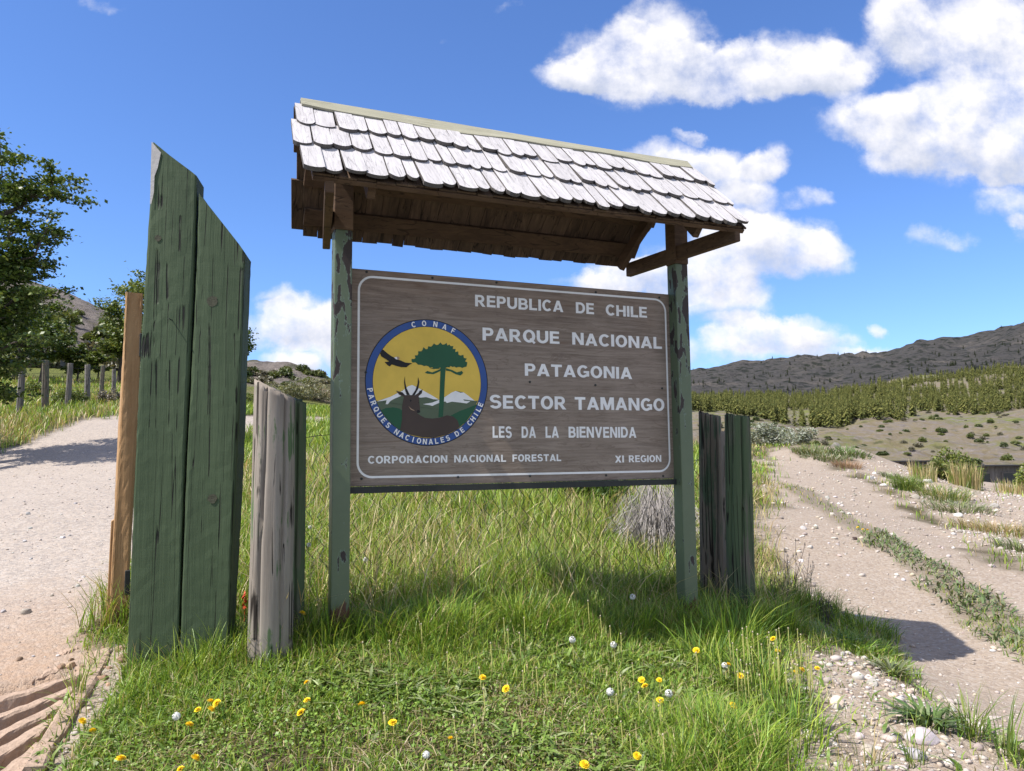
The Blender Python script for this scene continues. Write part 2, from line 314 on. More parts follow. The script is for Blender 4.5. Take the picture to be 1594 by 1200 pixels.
# ---------------------------------------------------------------- materials
def mk(name):
    mt = bpy.data.materials.new(name); mt.use_nodes = True; return mt, NT(mt.node_tree)
def mat_plain(name, col, rough=0.7, var=0.25, scale=30, bump=0.2, spec=0.3, metal=0.0, bd=0.004):
    mt, g = mk(name); v = g.obj(); n = g.noise(v, scale, 6, .6)
    c = g.mix(n, tuple(x * (1 - var) for x in col), tuple(min(1, x * (1 + var)) for x in col)); g.bsdf(c, rough, g.bump(n, bump, bd), spec, metal); return mt
def mat_ground():
    mt, g = mk('ground'); pos = g.n('NewGeometry').outputs['Position']; a = g.attr('Col'); sp = g.n('SeparateColor', {'Color': a})
    n1 = g.noise(pos, 0.7, 6, .6); n2 = g.noise(pos, 14, 8, .65); n3 = g.noise(pos, 90, 4, .6); v1 = g.vor(pos, 38); vc = g.vor(pos, 38, out='Color'); v2 = g.vor(pos, 110)
    soil = g.ramp(n2, [(0.25, (0.035, 0.03, 0.016)), (0.55, (0.09, 0.075, 0.04)), (0.8, (0.19, 0.15, 0.09))])
    vcs = g.n('SeparateColor', {'Color': vc}).outputs[0]
    n4 = g.noise(pos, 2.6, 8, .7); py_ = g.n('SeparateXYZ', {'Vector': pos}).outputs[1]; nearf = g.mapr(g.math('ADD', py_, g.math('MULTIPLY', g.math('SUBTRACT', n1, .5), 3.0)), 4.8, 7.2, .85, 0)
    grav = g.mix(n4, (0.33, 0.275, 0.23), (0.50, 0.425, 0.355)); grav = g.mix(g.mapr(vcs, .4, 1, 0, .7), grav, (0.20, 0.185, 0.18)); grav = g.mix(g.mapr(vcs, .25, 0, 0, .6), grav, (0.46, 0.43, 0.40)); grav = g.mix(g.math('MULTIPLY', g.mapr(n2, .3, .6, .5, 1), nearf), grav, g.mix(n2, (0.30, 0.195, 0.125), (0.42, 0.29, 0.20)))
    dirt = g.mix(n4, (0.27, 0.215, 0.165), (0.41, 0.335, 0.265)); dirt = g.mix(g.mapr(vcs, .5, 1, 0, .6), dirt, (0.43, 0.385, 0.34)); dirt = g.mix(g.mapr(vcs, .25, 0, 0, .5), dirt, (0.20, 0.165, 0.14)); dirt = g.mix(g.mapr(n2, .45, .8, 0, .5), dirt, (0.27, 0.205, 0.155))
    c = g.mix(sp.outputs[0], soil, grav); c = g.mix(sp.outputs[1], c, dirt)
    hgt = g.math('ADD', g.math('MULTIPLY', v1, -.6), g.math('ADD', g.math('MULTIPLY', n2, .8), g.math('MULTIPLY', v2, -.3)))
    c = g.mix(g.mapr(n3, .3, .7, .0, .35), c, g.mix(1.0, c, (0.62, 0.6, 0.58), 'MULTIPLY'))
    g.bsdf(c, 0.95, g.bump(hgt, .7, .018), .15); return mt
def mat_field():   # farther open country; Col: R dry grass, G green grass, B rock
    mt, g = mk('hill_country'); pos = g.n('NewGeometry').outputs['Position']; a = g.attr('Col'); sp = g.n('SeparateColor', {'Color': a})
    big = g.noise(pos, .035, 8, .65); mid = g.noise(pos, .13, 9, .72); sm = g.noise(pos, .5, 8, .75)
    dry = g.mix(g.mapr(mid, .3, .7), (0.12, 0.098, 0.062), (0.27, 0.22, 0.135)); green = g.mix(mid, (0.09, 0.11, 0.03), (0.20, 0.21, 0.06))
    rock = g.mix(g.mapr(sm, .3, .7), (0.08, 0.07, 0.062), (0.25, 0.215, 0.19))
    c = g.mix(g.mapr(g.math('ADD', big, sp.outputs[1]), .66, .86), dry, green)
    c = g.mix(g.mapr(g.math('ADD', g.math('ADD', g.math('MULTIPLY', mid, .6), g.math('MULTIPLY', sm, .4)), sp.outputs[2]), .76, .86), c, rock)
    scr = g.vor(pos, .16); c = g.mix(g.mapr(g.math('ADD', scr, g.math('MULTIPLY', mid, .5)), .36, .5, .65, 0), c, (0.055, 0.062, 0.03))
    g.bsdf(c, .95, g.bump(g.math('ADD', mid, sm), 1.0, .8), .1); return mt
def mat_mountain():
    mt, g = mk('mountain_painted_shade'); pos = g.n('NewGeometry').outputs['Position']
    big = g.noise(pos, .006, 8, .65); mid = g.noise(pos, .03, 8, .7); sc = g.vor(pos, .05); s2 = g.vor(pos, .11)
    c = g.mix(mid, (0.034, 0.034, 0.034), (0.088, 0.082, 0.078)); c = g.mix(g.mapr(big, .53, .66), c, (0.115, 0.10, 0.088))  # dark base holds painted cloud shadow; paler noise is rock and sunlit patches
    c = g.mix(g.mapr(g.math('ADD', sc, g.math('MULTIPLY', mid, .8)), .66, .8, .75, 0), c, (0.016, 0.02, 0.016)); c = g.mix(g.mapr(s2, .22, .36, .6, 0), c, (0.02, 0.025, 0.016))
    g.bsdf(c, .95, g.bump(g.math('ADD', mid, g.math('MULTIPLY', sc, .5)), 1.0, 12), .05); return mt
def mat_wood(name, c0, c1, c2, grain=(60, 60, 3), rough=.85, bump=.5, cracks=.5, paint=None, paint_lo=.45, paint_hi=.55, bd=.006, kn=True, saw=0.0, spec=.2, isl=0.0):
    mt, g = mk(name); v = g.obj(); info = g.n('ObjectInfo').outputs['Random']; ri = g.n('NewGeometry').outputs['Random Per Island']
    if isl > 0: info = ri
    dv = g.vmath('ADD', v, g.n('CombineXYZ', {0: g.math('MULTIPLY', info, 7.0), 1: g.math('MULTIPLY', info, 3.0), 2: info}).outputs[0])
    mp = g.n('Mapping', {'Vector': dv, 'Scale': grain}).outputs[0]
    mp2 = g.n('Mapping', {'Vector': dv, 'Scale': tuple(x * .28 for x in grain)}).outputs[0]
    n = g.noise(mp, 1, 7, .65, .4); n2 = g.noise(mp2, 1, 5, .6, .8); nb = g.noise(dv, 3.0, 5, .6)
    c = g.ramp(n, [(0.2, c0), (0.5, c1), (0.8, c2)]); c = g.mix(g.mapr(n2, .3, .7, 0, .5), c, c0); c = g.mix(g.mapr(nb, .35, .75, 0, .35), c, c2)
    cm = g.noise(dv, 2.2, 3, .5)
    mp3 = g.n('Mapping', {'Vector': dv, 'Scale': tuple(x * (.55 if x > 3.5 else .16) for x in grain)}).outputs[0]
    crk = g.mapr(g.math('ADD', g.math('ABSOLUTE', g.math('SUBTRACT', g.noise(mp3, .6, 2, .45, .1), .5)), g.mapr(cm, .38, .54, .05, 0)), .004, .017); crk2 = g.mapr(g.math('ADD', g.math('ABSOLUTE', g.math('SUBTRACT', g.noise(mp3, 1.3, 2, .45), .47)), g.mapr(cm, .46, .60, 0, .06)), .004, .015)
    hgt = g.math('ADD', g.math('MULTIPLY', n, .5), g.math('MULTIPLY', g.math('MULTIPLY', crk, crk2), cracks))
    if isl > 0: c = g.mix(g.math('MULTIPLY', ri, isl), c, g.mix(1.0, c, (.42, .40, .38), 'MULTIPLY'))
    pfac = None
    if paint is not None:
        pn = g.math('ADD', g.math('MULTIPLY', n, .5), g.math('ADD', g.math('MULTIPLY', n2, .25), g.math('MULTIPLY', nb, .35)))
        pfac = g.mapr(pn, paint_lo, paint_hi); pc = g.mix(nb, tuple(x * .82 for x in paint), tuple(x * 1.2 for x in paint)); pc = g.mix(g.mapr(n, .55, .8, 0, .3), pc, tuple(min(1, x * 1.5 + .02) for x in paint))
        c = g.mix(pfac, c, pc); 
    c = g.mix(g.math('MULTIPLY', g.math('SUBTRACT', 1.0, g.math('MULTIPLY', crk, crk2)), min(1, cracks * 1.3)), c, tuple(x * .18 for x in c0))
    if saw > 0:
        ms = g.n('Mapping', {'Vector': dv, 'Scale': (4, 4, 130)}).outputs[0]; hgt = g.math('ADD', hgt, g.math('MULTIPLY', g.noise(ms, 1, 3, .5), saw))
    g.bsdf(c, rough, g.bump(hgt, bump, bd), spec); return mt
def mat_post():
    mt, g = mk('peeling_green_paint'); v = g.obj(); nz = g.n('SeparateXYZ', {'Vector': v}).outputs[2]
    mp = g.n('Mapping', {'Vector': v, 'Scale': (16, 16, 5)}).outputs[0]; a = g.noise(mp, 1, 6, .55, .3); fine = g.noise(v, 60, 4, .6); big = g.noise(v, 1.6, 2, .5)
    hz = g.mapr(nz, 1.3, 3.0, -.05, .07)
    thr = g.math('ADD', g.math('ADD', a, g.math('MULTIPLY', g.math('SUBTRACT', big, .5), .35)), hz)
    peel = g.mapr(thr, .565, .58); edge = g.mapr(thr, .545, .565)
    paint = g.mix(g.noise(v, 9, 4, .6), (0.088, 0.118, 0.066), (0.118, 0.148, 0.086)); paint = g.mix(g.mapr(fine, .6, .8, 0, .25), paint, (0.2, 0.24, 0.18))
    metal = g.mix(fine, (0.030, 0.022, 0.02), (0.055, 0.042, 0.038))
    c = g.mix(edge, paint, (0.15, 0.20, 0.15)); c = g.mix(peel, c, metal)
    rz = g.math('ADD', nz, g.math('MULTIPLY', g.math('SUBTRACT', a, .5), .35))
    rust = g.mix(g.noise(v, 14, 5, .7), (0.035, 0.016, 0.012), (0.13, 0.05, 0.028)); c = g.mix(g.mapr(rz, .20, .212, 1, 0), c, rust)
    hgt = g.math('SUBTRACT', g.math('MULTIPLY', fine, .25), peel); g.bsdf(c, g.mapr(peel, 0, 1, .42, .75), g.bump(hgt, .5, .003), .4); return mt
def mat_panel():
    mt, g = mk('weathered_plywood'); v = g.obj(); sp = g.n('SeparateXYZ', {'Vector': v})
    mp = g.n('Mapping', {'Vector': v, 'Scale': (2.2, 10, 42)}).outputs[0]; mp2 = g.n('Mapping', {'Vector': v, 'Scale': (1.3, 4, 9)}).outputs[0]
    n = g.mapr(g.noise(mp, 1, 9, .72, .9), .12, .88); n2 = g.noise(mp2, 1, 6, .6, 1.4); nb = g.noise(v, 2.1, 6, .62); fn = g.noise(v, 120, 3, .6)
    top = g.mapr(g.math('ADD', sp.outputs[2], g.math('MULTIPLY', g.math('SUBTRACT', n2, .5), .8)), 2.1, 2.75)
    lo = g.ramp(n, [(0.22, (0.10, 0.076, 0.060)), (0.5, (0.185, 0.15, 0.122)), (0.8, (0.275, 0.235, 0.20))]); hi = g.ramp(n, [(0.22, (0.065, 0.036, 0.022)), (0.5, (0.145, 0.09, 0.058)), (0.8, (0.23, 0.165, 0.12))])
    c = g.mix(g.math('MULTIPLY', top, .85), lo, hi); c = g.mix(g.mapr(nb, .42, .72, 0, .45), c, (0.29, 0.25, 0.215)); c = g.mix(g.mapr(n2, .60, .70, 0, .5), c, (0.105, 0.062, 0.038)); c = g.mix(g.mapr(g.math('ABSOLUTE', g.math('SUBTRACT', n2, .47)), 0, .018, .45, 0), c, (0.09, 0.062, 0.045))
    c = g.mix(1.0, c, (1.15, 1.07, 1.0), 'MULTIPLY'); crk = g.mapr(g.noise(mp, .75, 4, .6, .5), .235, .26); c = g.mix(g.math('MULTIPLY', g.math('SUBTRACT', 1, crk), .8), c, (0.045, 0.025, 0.015)); c = g.mix(g.mapr(fn, .6, .75, 0, .25), c, (0.1, 0.085, 0.07))
    g.bsdf(c, .55, g.bump(g.math('ADD', n, g.math('MULTIPLY', crk, .5)), .3, .003), .35); return mt
def mat_paint(name, col, wear=.12, rough=.55, worn=(0.24, 0.20, 0.17)):
    mt, g = mk(name); v = g.obj(); n = g.noise(g.n('Mapping', {'Vector': v, 'Scale': (5, 5, 30)}).outputs[0], 1, 7, .7); nb = g.noise(v, 7, 5, .6)
    c = g.mix(nb, tuple(x * .8 for x in col), tuple(min(1, x * 1.18) for x in col)); c = g.mix(g.mapr(n, .62, .78, 0, wear * 4), c, worn); g.bsdf(c, rough, None, .3); return mt
def mat_foliage(name, fac=.35, rough=.5, boost=1.3, spec=.3):
    mt, g = mk(name); c = g.attr('Col'); t = g.mix(1.0, c, (boost * 1.1, boost, boost * .55), 'MULTIPLY'); g.bsdf(c, rough, None, spec, transl=(t, fac)); return mt
def mat_stone():
    mt, g = mk('stone'); c = g.attr('Col'); pos = g.n('NewGeometry').outputs['Position']; n = g.noise(pos, 60, 5, .6); c = g.mix(g.mapr(n, .3, .7, 0, .5), c, g.mix(1.0, c, (.6, .58, .56), 'MULTIPLY')); g.bsdf(c, .9, g.bump(n, .4, .006), .2); return mt
M = {}
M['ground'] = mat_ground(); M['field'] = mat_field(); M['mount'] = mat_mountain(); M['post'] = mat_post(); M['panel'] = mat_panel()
M['shingle'] = mat_wood('weathered_shingle', (0.30, 0.28, 0.28), (0.50, 0.48, 0.48), (0.60, 0.58, 0.58), (60, 6, 6), .9, .7, .28, bd=.005, isl=.13)
M['shingle_under'] = mat_wood('brown_shingle', (0.035, 0.024, 0.017), (0.115, 0.075, 0.05), (0.25, 0.165, 0.105), (34, 5, 5), .85, .5, .5, isl=.6)
M['beam'] = mat_wood('brown_beam', (0.045, 0.027, 0.018), (0.10, 0.06, 0.036), (0.16, 0.10, 0.06), (8, 8, 40), .8, .4, .4)
M['ridge'] = mat_wood('ridge_board', (0.22, 0.21, 0.15), (0.33, 0.315, 0.23), (0.42, 0.40, 0.31), (3, 60, 60), .8, .3, .25)
M['gboard'] = mat_wood('green_painted_timber', (0.05, 0.05, 0.04), (0.12, 0.12, 0.10), (0.22, 0.22, 0.19), (34, 34, 1.6), .68, .95, .95, paint=(0.050, 0.074, 0.037), paint_lo=.30, paint_hi=.38, bd=.010, saw=.05, spec=.25)
M['raw'] = mat_wood('raw_pine', (0.26, 0.145, 0.065), (0.40, 0.245, 0.12), (0.50, 0.33, 0.17), (26, 26, 2.0), .8, .4, .3, saw=.3)
M['grey'] = mat_wood('weathered_grey_wood', (0.13, 0.105, 0.085), (0.255, 0.22, 0.185), (0.35, 0.315, 0.275), (26, 26, 1.5), .9, .8, .8, paint=(0.085, 0.125, 0.06), paint_lo=.585, paint_hi=.61, bd=.01)
M['dgreen'] = mat_wood('dark_green_wood', (0.08, 0.068, 0.055), (0.16, 0.14, 0.115), (0.25, 0.225, 0.19), (26, 26, 1.5), .85, .8, .8, paint=(0.066, 0.092, 0.048), paint_lo=.42, paint_hi=.52, bd=.01)
M['dbrown'] = mat_wood('dark_brown_wood', (0.07, 0.056, 0.043), (0.15, 0.125, 0.097), (0.24, 0.21, 0.17), (26, 26, 1.5), .85, .8, .8, paint=(0.05, 0.075, 0.045), paint_lo=.56, paint_hi=.63, bd=.01)
M['oldgrey'] = mat_wood('old_grey_wood', (0.07, 0.062, 0.055), (0.16, 0.145, 0.13), (0.24, 0.22, 0.20), (26, 26, 1.5), .9, .8, .8, bd=.01)
M['shedwood'] = mat_wood('shed_boards', (0.11, 0.095, 0.085), (0.21, 0.19, 0.17), (0.30, 0.27, 0.25), (8, 8, .7), .9, .4, .4)
M['dark'] = mat_plain('dark_metal', (0.028, 0.03, 0.028), .6, .3, 40); M['wire'] = mat_plain('dark_wire', (0.06, 0.055, 0.05), .6, .3, 80, .1)
M['white'] = mat_paint('white_lettering', (0.78, 0.76, 0.74)); M['yellow'] = mat_paint('emblem_yellow', (0.70, 0.47, 0.075), .06); M['blue'] = mat_paint('emblem_blue', (0.035, 0.085, 0.27), .05, worn=(.08, .12, .28))
M['olive'] = mat_paint('emblem_olive', (0.095, 0.125, 0.075), .05); M['egreen'] = mat_paint('emblem_green', (0.018, 0.09, 0.042), .03, worn=(.03, .1, .05)); M['ebrown'] = mat_paint('emblem_brown', (0.062, 0.042, 0.033), .08, worn=(.1, .06, .05)); M['eblack'] = mat_paint('emblem_black', (0.012, 0.011, 0.011), .02, worn=(.03, .03, .03)); M['etan'] = mat_paint('emblem_tan', (0.4, 0.27, 0.17), .02)
M['grass'] = mat_foliage('grass', .24, .45, 1.5, .35); M['leaf'] = mat_foliage('leaf', .25, .45, 1.3, .35); M['needle'] = mat_foliage('needle', .1, .7, 1.1, .1); M['stone'] = mat_stone()
M['bark'] = mat_wood('bark', (0.03, 0.024, 0.02), (0.07, 0.058, 0.05), (0.13, 0.115, 0.10), (14, 14, 4), .95, .8, .6)
M['petal'] = mat_plain('yellow_petal', (0.90, 0.62, 0.02), .6, .15, 60, .1); M['puff'] = mat_plain('seed_puff', (0.62, 0.62, 0.58), .9, .2, 80, .2); M['stem'] = mat_plain('stem', (0.24, 0.24, 0.07), .6, .3, 20, .1)
M['dirtrail'] = mat_plain('dusty_rail', (0.36, 0.265, 0.20), .95, .45, 22, .9, .1, bd=.02); M['roofdark'] = mat_plain('dark_roof', (0.05, 0.048, 0.05), .7, .3, 8); M['glass'] = mat_plain('dark_window', (0.012, 0.013, 0.015), .2, .2, 8, 0, .5); M['red'] = mat_plain('red_scrap', (0.55, 0.06, 0.02), .6, .3, 30)

# ---------------------------------------------------------------- terrain sheets
ts = np.linspace(-1.25, 1.25, 560); ys = np.concatenate([np.geomspace(1.3, 50, 430), np.geomspace(50, 2600, 190)[1:]])
TT, YY = np.meshgrid(ts, ys); XX = TT * YY; ZZ = H(XX, YY); NX, NY = len(ts), len(ys)
GV = np.stack([XX, YY, ZZ], -1).reshape(-1, 3)
zl, zr, zs, zp, zb, zbr = [a.reshape(-1) for a in zones(XX, YY)]
ra = np.clip(zl, 0, 1); rb = np.clip(np.maximum.reduce([zr * (1 - .45 * zs), zp, zb, zbr]), 0, 1)
gx_, gy_ = XX.reshape(-1), YY.reshape(-1); tt_ = TT.reshape(-1)
idx = np.arange(NX * NY).reshape(NY, NX); Q = np.stack([idx[:-1, :-1], idx[:-1, 1:], idx[1:, 1:], idx[1:, :-1]], -1).reshape(-1, 4)
fy = GV[Q].mean(1)[:, 1]; ft = tt_[Q].mean(1); fl = ra[Q].mean(1); fr = np.maximum(zr, 0)[Q].mean(1)
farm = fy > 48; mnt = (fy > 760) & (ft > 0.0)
colr = np.zeros((len(GV), 3)); colr[:, 0] = ra; colr[:, 1] = rb
fcol = np.zeros((len(GV), 3)); fcol[:, 1] = np.where(gy_ < 62, .42, .23) + .25 * fbm(gx_ / 30, gy_ / 30, 3, 4); fcol[:, 2] = sstep(62, 80, gy_) * sstep(-.2, -.3, tt_) * .20 + .20 * sstep(100, 150, gy_) * (tt_ > 0) + .1 + .12 * sstep(62, 72, gy_) * (tt_ < -.2)
def sub(name, mask, mt, col, kind='structure'):
    q = Q[mask]; u, inv = np.unique(q.ravel(), return_inverse=True); me = np_mesh(name, GV[u], inv.reshape(-1, 4), mt, True, col[u]); return tag(link(name, me), kind=kind)
isl = (~farm) & (fl > .5); isr = (~farm) & (fr > .5) & ~isl
tag(sub('ground', (~farm) & ~isl & ~isr, M['ground'], colr), 'grassy ground with stony banks around the park sign', 'ground')
tag(sub('gravel_road', isl, M['ground'], colr), 'pale gravel road climbing past the green timbers', 'road')
tag(sub('dirt_road', isr, M['ground'], colr), 'stony dirt track with two wheel ruts and a green middle', 'road')
tag(sub('hills', farm & ~mnt, M['field'], fcol), 'dry rocky hillsides and benches beyond the field', 'hills')
tag(sub('mountain', mnt, M['mount'], fcol), 'scrub covered mountain with cloud shadow painted into its dark colour', 'mountain')

# ============================================================ the park sign
SY = 0.3929; SO = Vector((-1.165, 5.0, 0)); SU = Vector((math.cos(SY), math.sin(SY), 0)); SV = Vector((-math.sin(SY), math.cos(SY), 0))
GL = h1(SO.x + SU.x * .06, SO.y + SU.y * .06)
SB = Vector((SO.x, SO.y, GL)); zoff = CZ - GL     # local z of a camera-relative height
PW = 0.118; UR = 2.679
sign = thing('park_sign', SB, 'large wooden park welcome sign on two green posts under a shingled roof', 'sign', SY)
def zl_(c): return c + zoff
rz_, ez_ = 2.34, 1.63
gR = h1(*(SO + SU * (UR + .06)).xy) - GL
for a, zb_, zt in ((0.0, -0.35, zl_(1.515)), (UR, gR - 0.35, zl_(1.515))):
    b = MB(); b.box((0, 0, zb_), (PW, PW, zt)); po = b.build('post', M['post'], sign, bevel=.008, seg=2)
    po.data.transform(Matrix.Translation((0, 0, -zb_ - .35))); po.location = (a, 0, zb_ + .35)
    b = MB(); b.box((a - .006, -.006, zt), (a + PW + .006, PW + .006, zl_(2.0))); b.build('post_head', M['beam'], sign, bevel=.006)
VP = PW * .88   # panel front plane
pz0, pz1, pu0, pu1 = zl_(-.191), zl_(-.191 + 1.475), PW + .014, PW + .014 + 2.566
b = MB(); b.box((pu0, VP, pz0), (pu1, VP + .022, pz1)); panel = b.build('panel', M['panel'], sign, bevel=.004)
b = MB(); b.box((PW, VP - .035, pz0 - .045), (UR + .02, VP + .03, pz0 - .003)); b.build('crossbar', M['dark'], sign)
def pp(px, py):
    P0 = SB + SV * VP; a, z = on_plane(px, py, P0, SY); return a, z
def zpt(X, Y): return pp(540 + X / 3.0075, 400 + Y / 3.0075)
# border line
bl = [zpt(58, 120), zpt(100, 92), zpt(1470, 200), zpt(1500, 235), zpt(1502, 985), zpt(1475, 1008), zpt(75, 1025), zpt(48, 995)]
bl = [(x, z) for x, z in bl]; Lx = (bl[0][0] + bl[7][0]) / 2; Rx = (bl[3][0] + bl[4][0]) / 2; Tz = (bl[1][1] + bl[2][1]) / 2; Bz = (bl[5][1] + bl[6][1]) / 2
def rrect(x0, z0, x1, z1, r, n=8):
    o = []
    for cx, cz, a0 in ((x1 - r, z1 - r, 0), (x0 + r, z1 - r, 90), (x0 + r, z0 + r, 180), (x1 - r, z0 + r, 270)):
        o += [(cx + r * math.cos(math.radians(a0 + 90 * k / n)), cz + r * math.sin(math.radians(a0 + 90 * k / n))) for k in range(n + 1)]
    return o
bw = .0075; A = rrect(Lx - bw, Bz - bw, Rx + bw, Tz + bw, .105); B = rrect(Lx + bw, Bz + bw, Rx - bw, Tz - bw, .09)
b = MB(); n = len(A); b.add([(x, VP - .001, z) for x, z in A] + [(x, VP - .001, z) for x, z in B], [(i, (i + 1) % n, (i + 1) % n + n, i + n) for i in range(n)]); b.build('border_line', M['white'], panel)
def _r(x0, y0, x1, y1): return [(x0, y0), (x1, y0), (x1, y1), (x0, y1)]
def _a(cx, cy, rx, ry, a0, a1, wx=.26, wy=.20, n=14):
    A_ = [math.radians(a0 + (a1 - a0) * k / n) for k in range(n + 1)]; return [(cx + rx * math.cos(t), cy + ry * math.sin(t)) for t in A_] + [(cx + (rx - wx) * math.cos(t), cy + (ry - wy) * math.sin(t)) for t in A_[::-1]]
_O = [_a(.5, .5, .5, .52, 0, 180), _a(.5, .5, .5, .52, 180, 360)]
_P = [_r(0, 0, .26, 1), _r(.26, .81, .5, 1), _r(.26, .36, .5, .55), _a(.5, .68, .34, .32, -90, 90, .25, .19)]
_C = [_a(.5, .5, .5, .52, 42, 318, .26, .20, 24)]
GLYPH = {
 'A': (1.02, [[(0, 0), (.27, 0), (.64, 1), (.38, 1)], [(1.02, 0), (.75, 0), (.38, 1), (.64, 1)], _r(.24, .18, .78, .36)]),
 'B': (.90, [_r(0, 0, .26, 1), _r(.26, .82, .5, 1), _r(.26, .42, .5, .60), _r(.26, 0, .52, .19), _a(.5, .72, .34, .28, -90, 90, .24, .18), _a(.52, .30, .38, .30, -90, 90, .25, .19)]),
 'C': (.93, _C), 'D': (.95, [_r(0, 0, .26, 1), _r(.26, .8, .45, 1), _r(.26, 0, .45, .2), _a(.45, .5, .5, .5, -90, 90, .26, .2)]),
 'E': (.80, [_r(0, 0, .26, 1), _r(.26, .81, .78, 1), _r(.26, .42, .74, .60), _r(.26, 0, .80, .19)]), 'F': (.76, [_r(0, 0, .26, 1), _r(.26, .81, .76, 1), _r(.26, .40, .70, .58)]),
 'G': (1.0, _C + [_r(.54, .36, 1.0, .54), _r(.76, .08, 1.0, .36)]), 'H': (.95, [_r(0, 0, .26, 1), _r(.69, 0, .95, 1), _r(.26, .41, .69, .60)]), 'I': (.26, [_r(0, 0, .26, 1)]),
 'L': (.76, [_r(0, 0, .26, 1), _r(.26, 0, .76, .20)]), 'M': (1.15, [_r(0, 0, .24, 1), _r(.91, 0, 1.15, 1), [(.04, 1), (.35, 1), (.69, 0), (.46, 0)], [(1.11, 1), (.80, 1), (.46, 0), (.69, 0)]]),
 'N': (.95, [_r(0, 0, .25, 1), _r(.70, 0, .95, 1), [(.02, 1), (.28, 1), (.93, 0), (.67, 0)]]), 'O': (1.0, _O), 'P': (.84, _P), 'Q': (1.0, _O + [[(.52, .26), (.66, .36), (1.02, .0), (.88, -.12)]]),
 'R': (.95, _P + [[(.36, .37), (.62, .40), (.95, 0), (.64, 0)]]), 'S': (.90, [_a(.45, .715, .43, .305, 22, 270, .25, .19, 20), _a(.45, .295, .45, .315, -158, 90, .25, .19, 20)]),
 'T': (.88, [_r(0, .80, .88, 1), _r(.31, 0, .57, .80)]), 'U': (.95, [_r(0, .4, .26, 1), _r(.69, .4, .95, 1), _a(.475, .4, .475, .42, 180, 360, .26, .21)]),
 'V': (.98, [[(0, 1), (.28, 1), (.61, 0), (.37, 0)], [(.98, 1), (.70, 1), (.37, 0), (.61, 0)]]), 'X': (.98, [[(0, 0), (.30, 0), (.96, 1), (.66, 1)], [(.98, 0), (.68, 0), (.02, 1), (.32, 1)]])}
_rw = random.Random(12)
def word(b, txt, x0, x1, z0, z1, bold, mi=0, sp=.12):
    wtot = sum(GLYPH[c][0] for c in txt) + sp * (len(txt) - 1); sx = (x1 - x0) / wtot; sz = z1 - z0; x = x0
    for c in txt:
        dz = _rw.uniform(-.015, .015) * sz
        for k, P_ in enumerate(GLYPH[c][1]): b.add([(x + p[0] * sx, VP - .0010 - .0001 * k, z0 + dz + p[1] * sz) for p in P_], [tuple(range(len(P_)))], mi)
        x += (GLYPH[c][0] + sp) * sx
LINES = [ # words: (text, left X, right X) ; (baseline left X,Y, right X,Y), cap height in zoomed pixels
 ([('REPUBLICA', 600, 1013), ('DE', 1072, 1157), ('CHILE', 1212, 1405)], (600, 232, 1405, 284), 52, .036, 1.06),
 ([('PARQUE', 635, 995), ('NACIONAL', 1055, 1475)], (635, 388, 1475, 432), 57, .042, 1.06),
 ([('PATAGONIA', 833, 1335)], (833, 555, 1335, 571), 56, .042, 1.06),
 ([('SECTOR', 668, 1027), ('TAMANGO', 1067, 1487)], (668, 708, 1487, 721), 60, .045, 1.04),
 ([('LES', 682, 772), ('DA', 818, 885), ('LA', 930, 992), ('BIENVENIDA', 1038, 1355)], (682, 843, 1355, 849), 52, .022, 1.06),
 ([('CORPORACION', 98, 470), ('NACIONAL', 502, 745), ('FORESTAL', 775, 1003)], (98, 965, 1003, 957), 34, .036, 1.1),
 ([('XI', 1255, 1297), ('REGION', 1320, 1472)], (1255, 960, 1472, 961), 32, .036, 1.1)]
for words, (xa, ya, xb, yb), ch, bold, sp in LINES:
    zb0 = (zpt(xa, ya)[1] + zpt(xb, yb)[1]) / 2; xm = (xa + xb) / 2; zt0 = zpt(xm, (ya + yb) / 2 - ch)[1]; zb1 = zpt(xm, (ya + yb) / 2)[1]
    for t, l, r in words:
        yl = ya + (yb - ya) * (l - xa) / (xb - xa); yr = ya + (yb - ya) * (r - xa) / (xb - xa)
        b = MB(); word(b, t, zpt(l, yl)[0], zpt(r, yr)[0], zb0, zb0 + (zt0 - zb1), bold, 0); b.build('painted_word', M['white'], panel)
# emblem
def ept(X, Y): return pp(550 + X * 230 / 1200, 480 + Y * 230 / 1200)
EM = [M['blue'], M['yellow'], M['olive'], M['white'], M['egreen'], M['ebrown'], M['eblack'], M['etan']]
e = MB(); cc = [ept(95, 602), ept(1090, 602), ept(592, 100), ept(592, 1105)]
ecx = (cc[0][0] + cc[1][0]) / 2; ecz = (cc[2][1] + cc[3][1]) / 2; er = ((cc[1][0] - cc[0][0]) + (cc[2][1] - cc[3][1])) / 4
lay = [1]
def eface(pts, mi):
    lay[0] += 1; d = VP - .0006 - .0002 * lay[0]; e.add([(x, d, z) for x, z in pts], [tuple(range(len(pts)))], mi)
def circ(r, n=96, jit=0.0): return [(ecx + r * math.cos(2 * math.pi * k / n), ecz + r * math.sin(2 * math.pi * k / n)) for k in range(n)]
def clipc(pts, r=.889):
    o = []
    for x, z in pts:
        dx, dz = x - ecx, z - ecz; l = math.hypot(dx, dz); k = min(1, er * r / l) if l > 0 else 1; o.append((ecx + dx * k, ecz + dz * k))
    return o
def epoly(L, mi, clip=True):
    p = [ept(*q) for q in L]; eface(clipc(p) if clip else p, mi)
eface(circ(er + .006), 6); eface(circ(er), 0); eface(circ(er * .896), 6); eface(circ(er * .889), 1)
arc = [(592 + 443 * math.cos(math.radians(a)), 602 + 443 * math.sin(math.radians(a))) for a in range(20, 161, 5)]
epoly([(178, 762), (230, 740), (300, 718), (400, 665), (478, 622), (520, 640), (600, 690), (692, 742), (740, 720), (800, 682), (830, 670), (890, 680), (935, 715), (985, 752), (1032, 756)] + arc, 2)
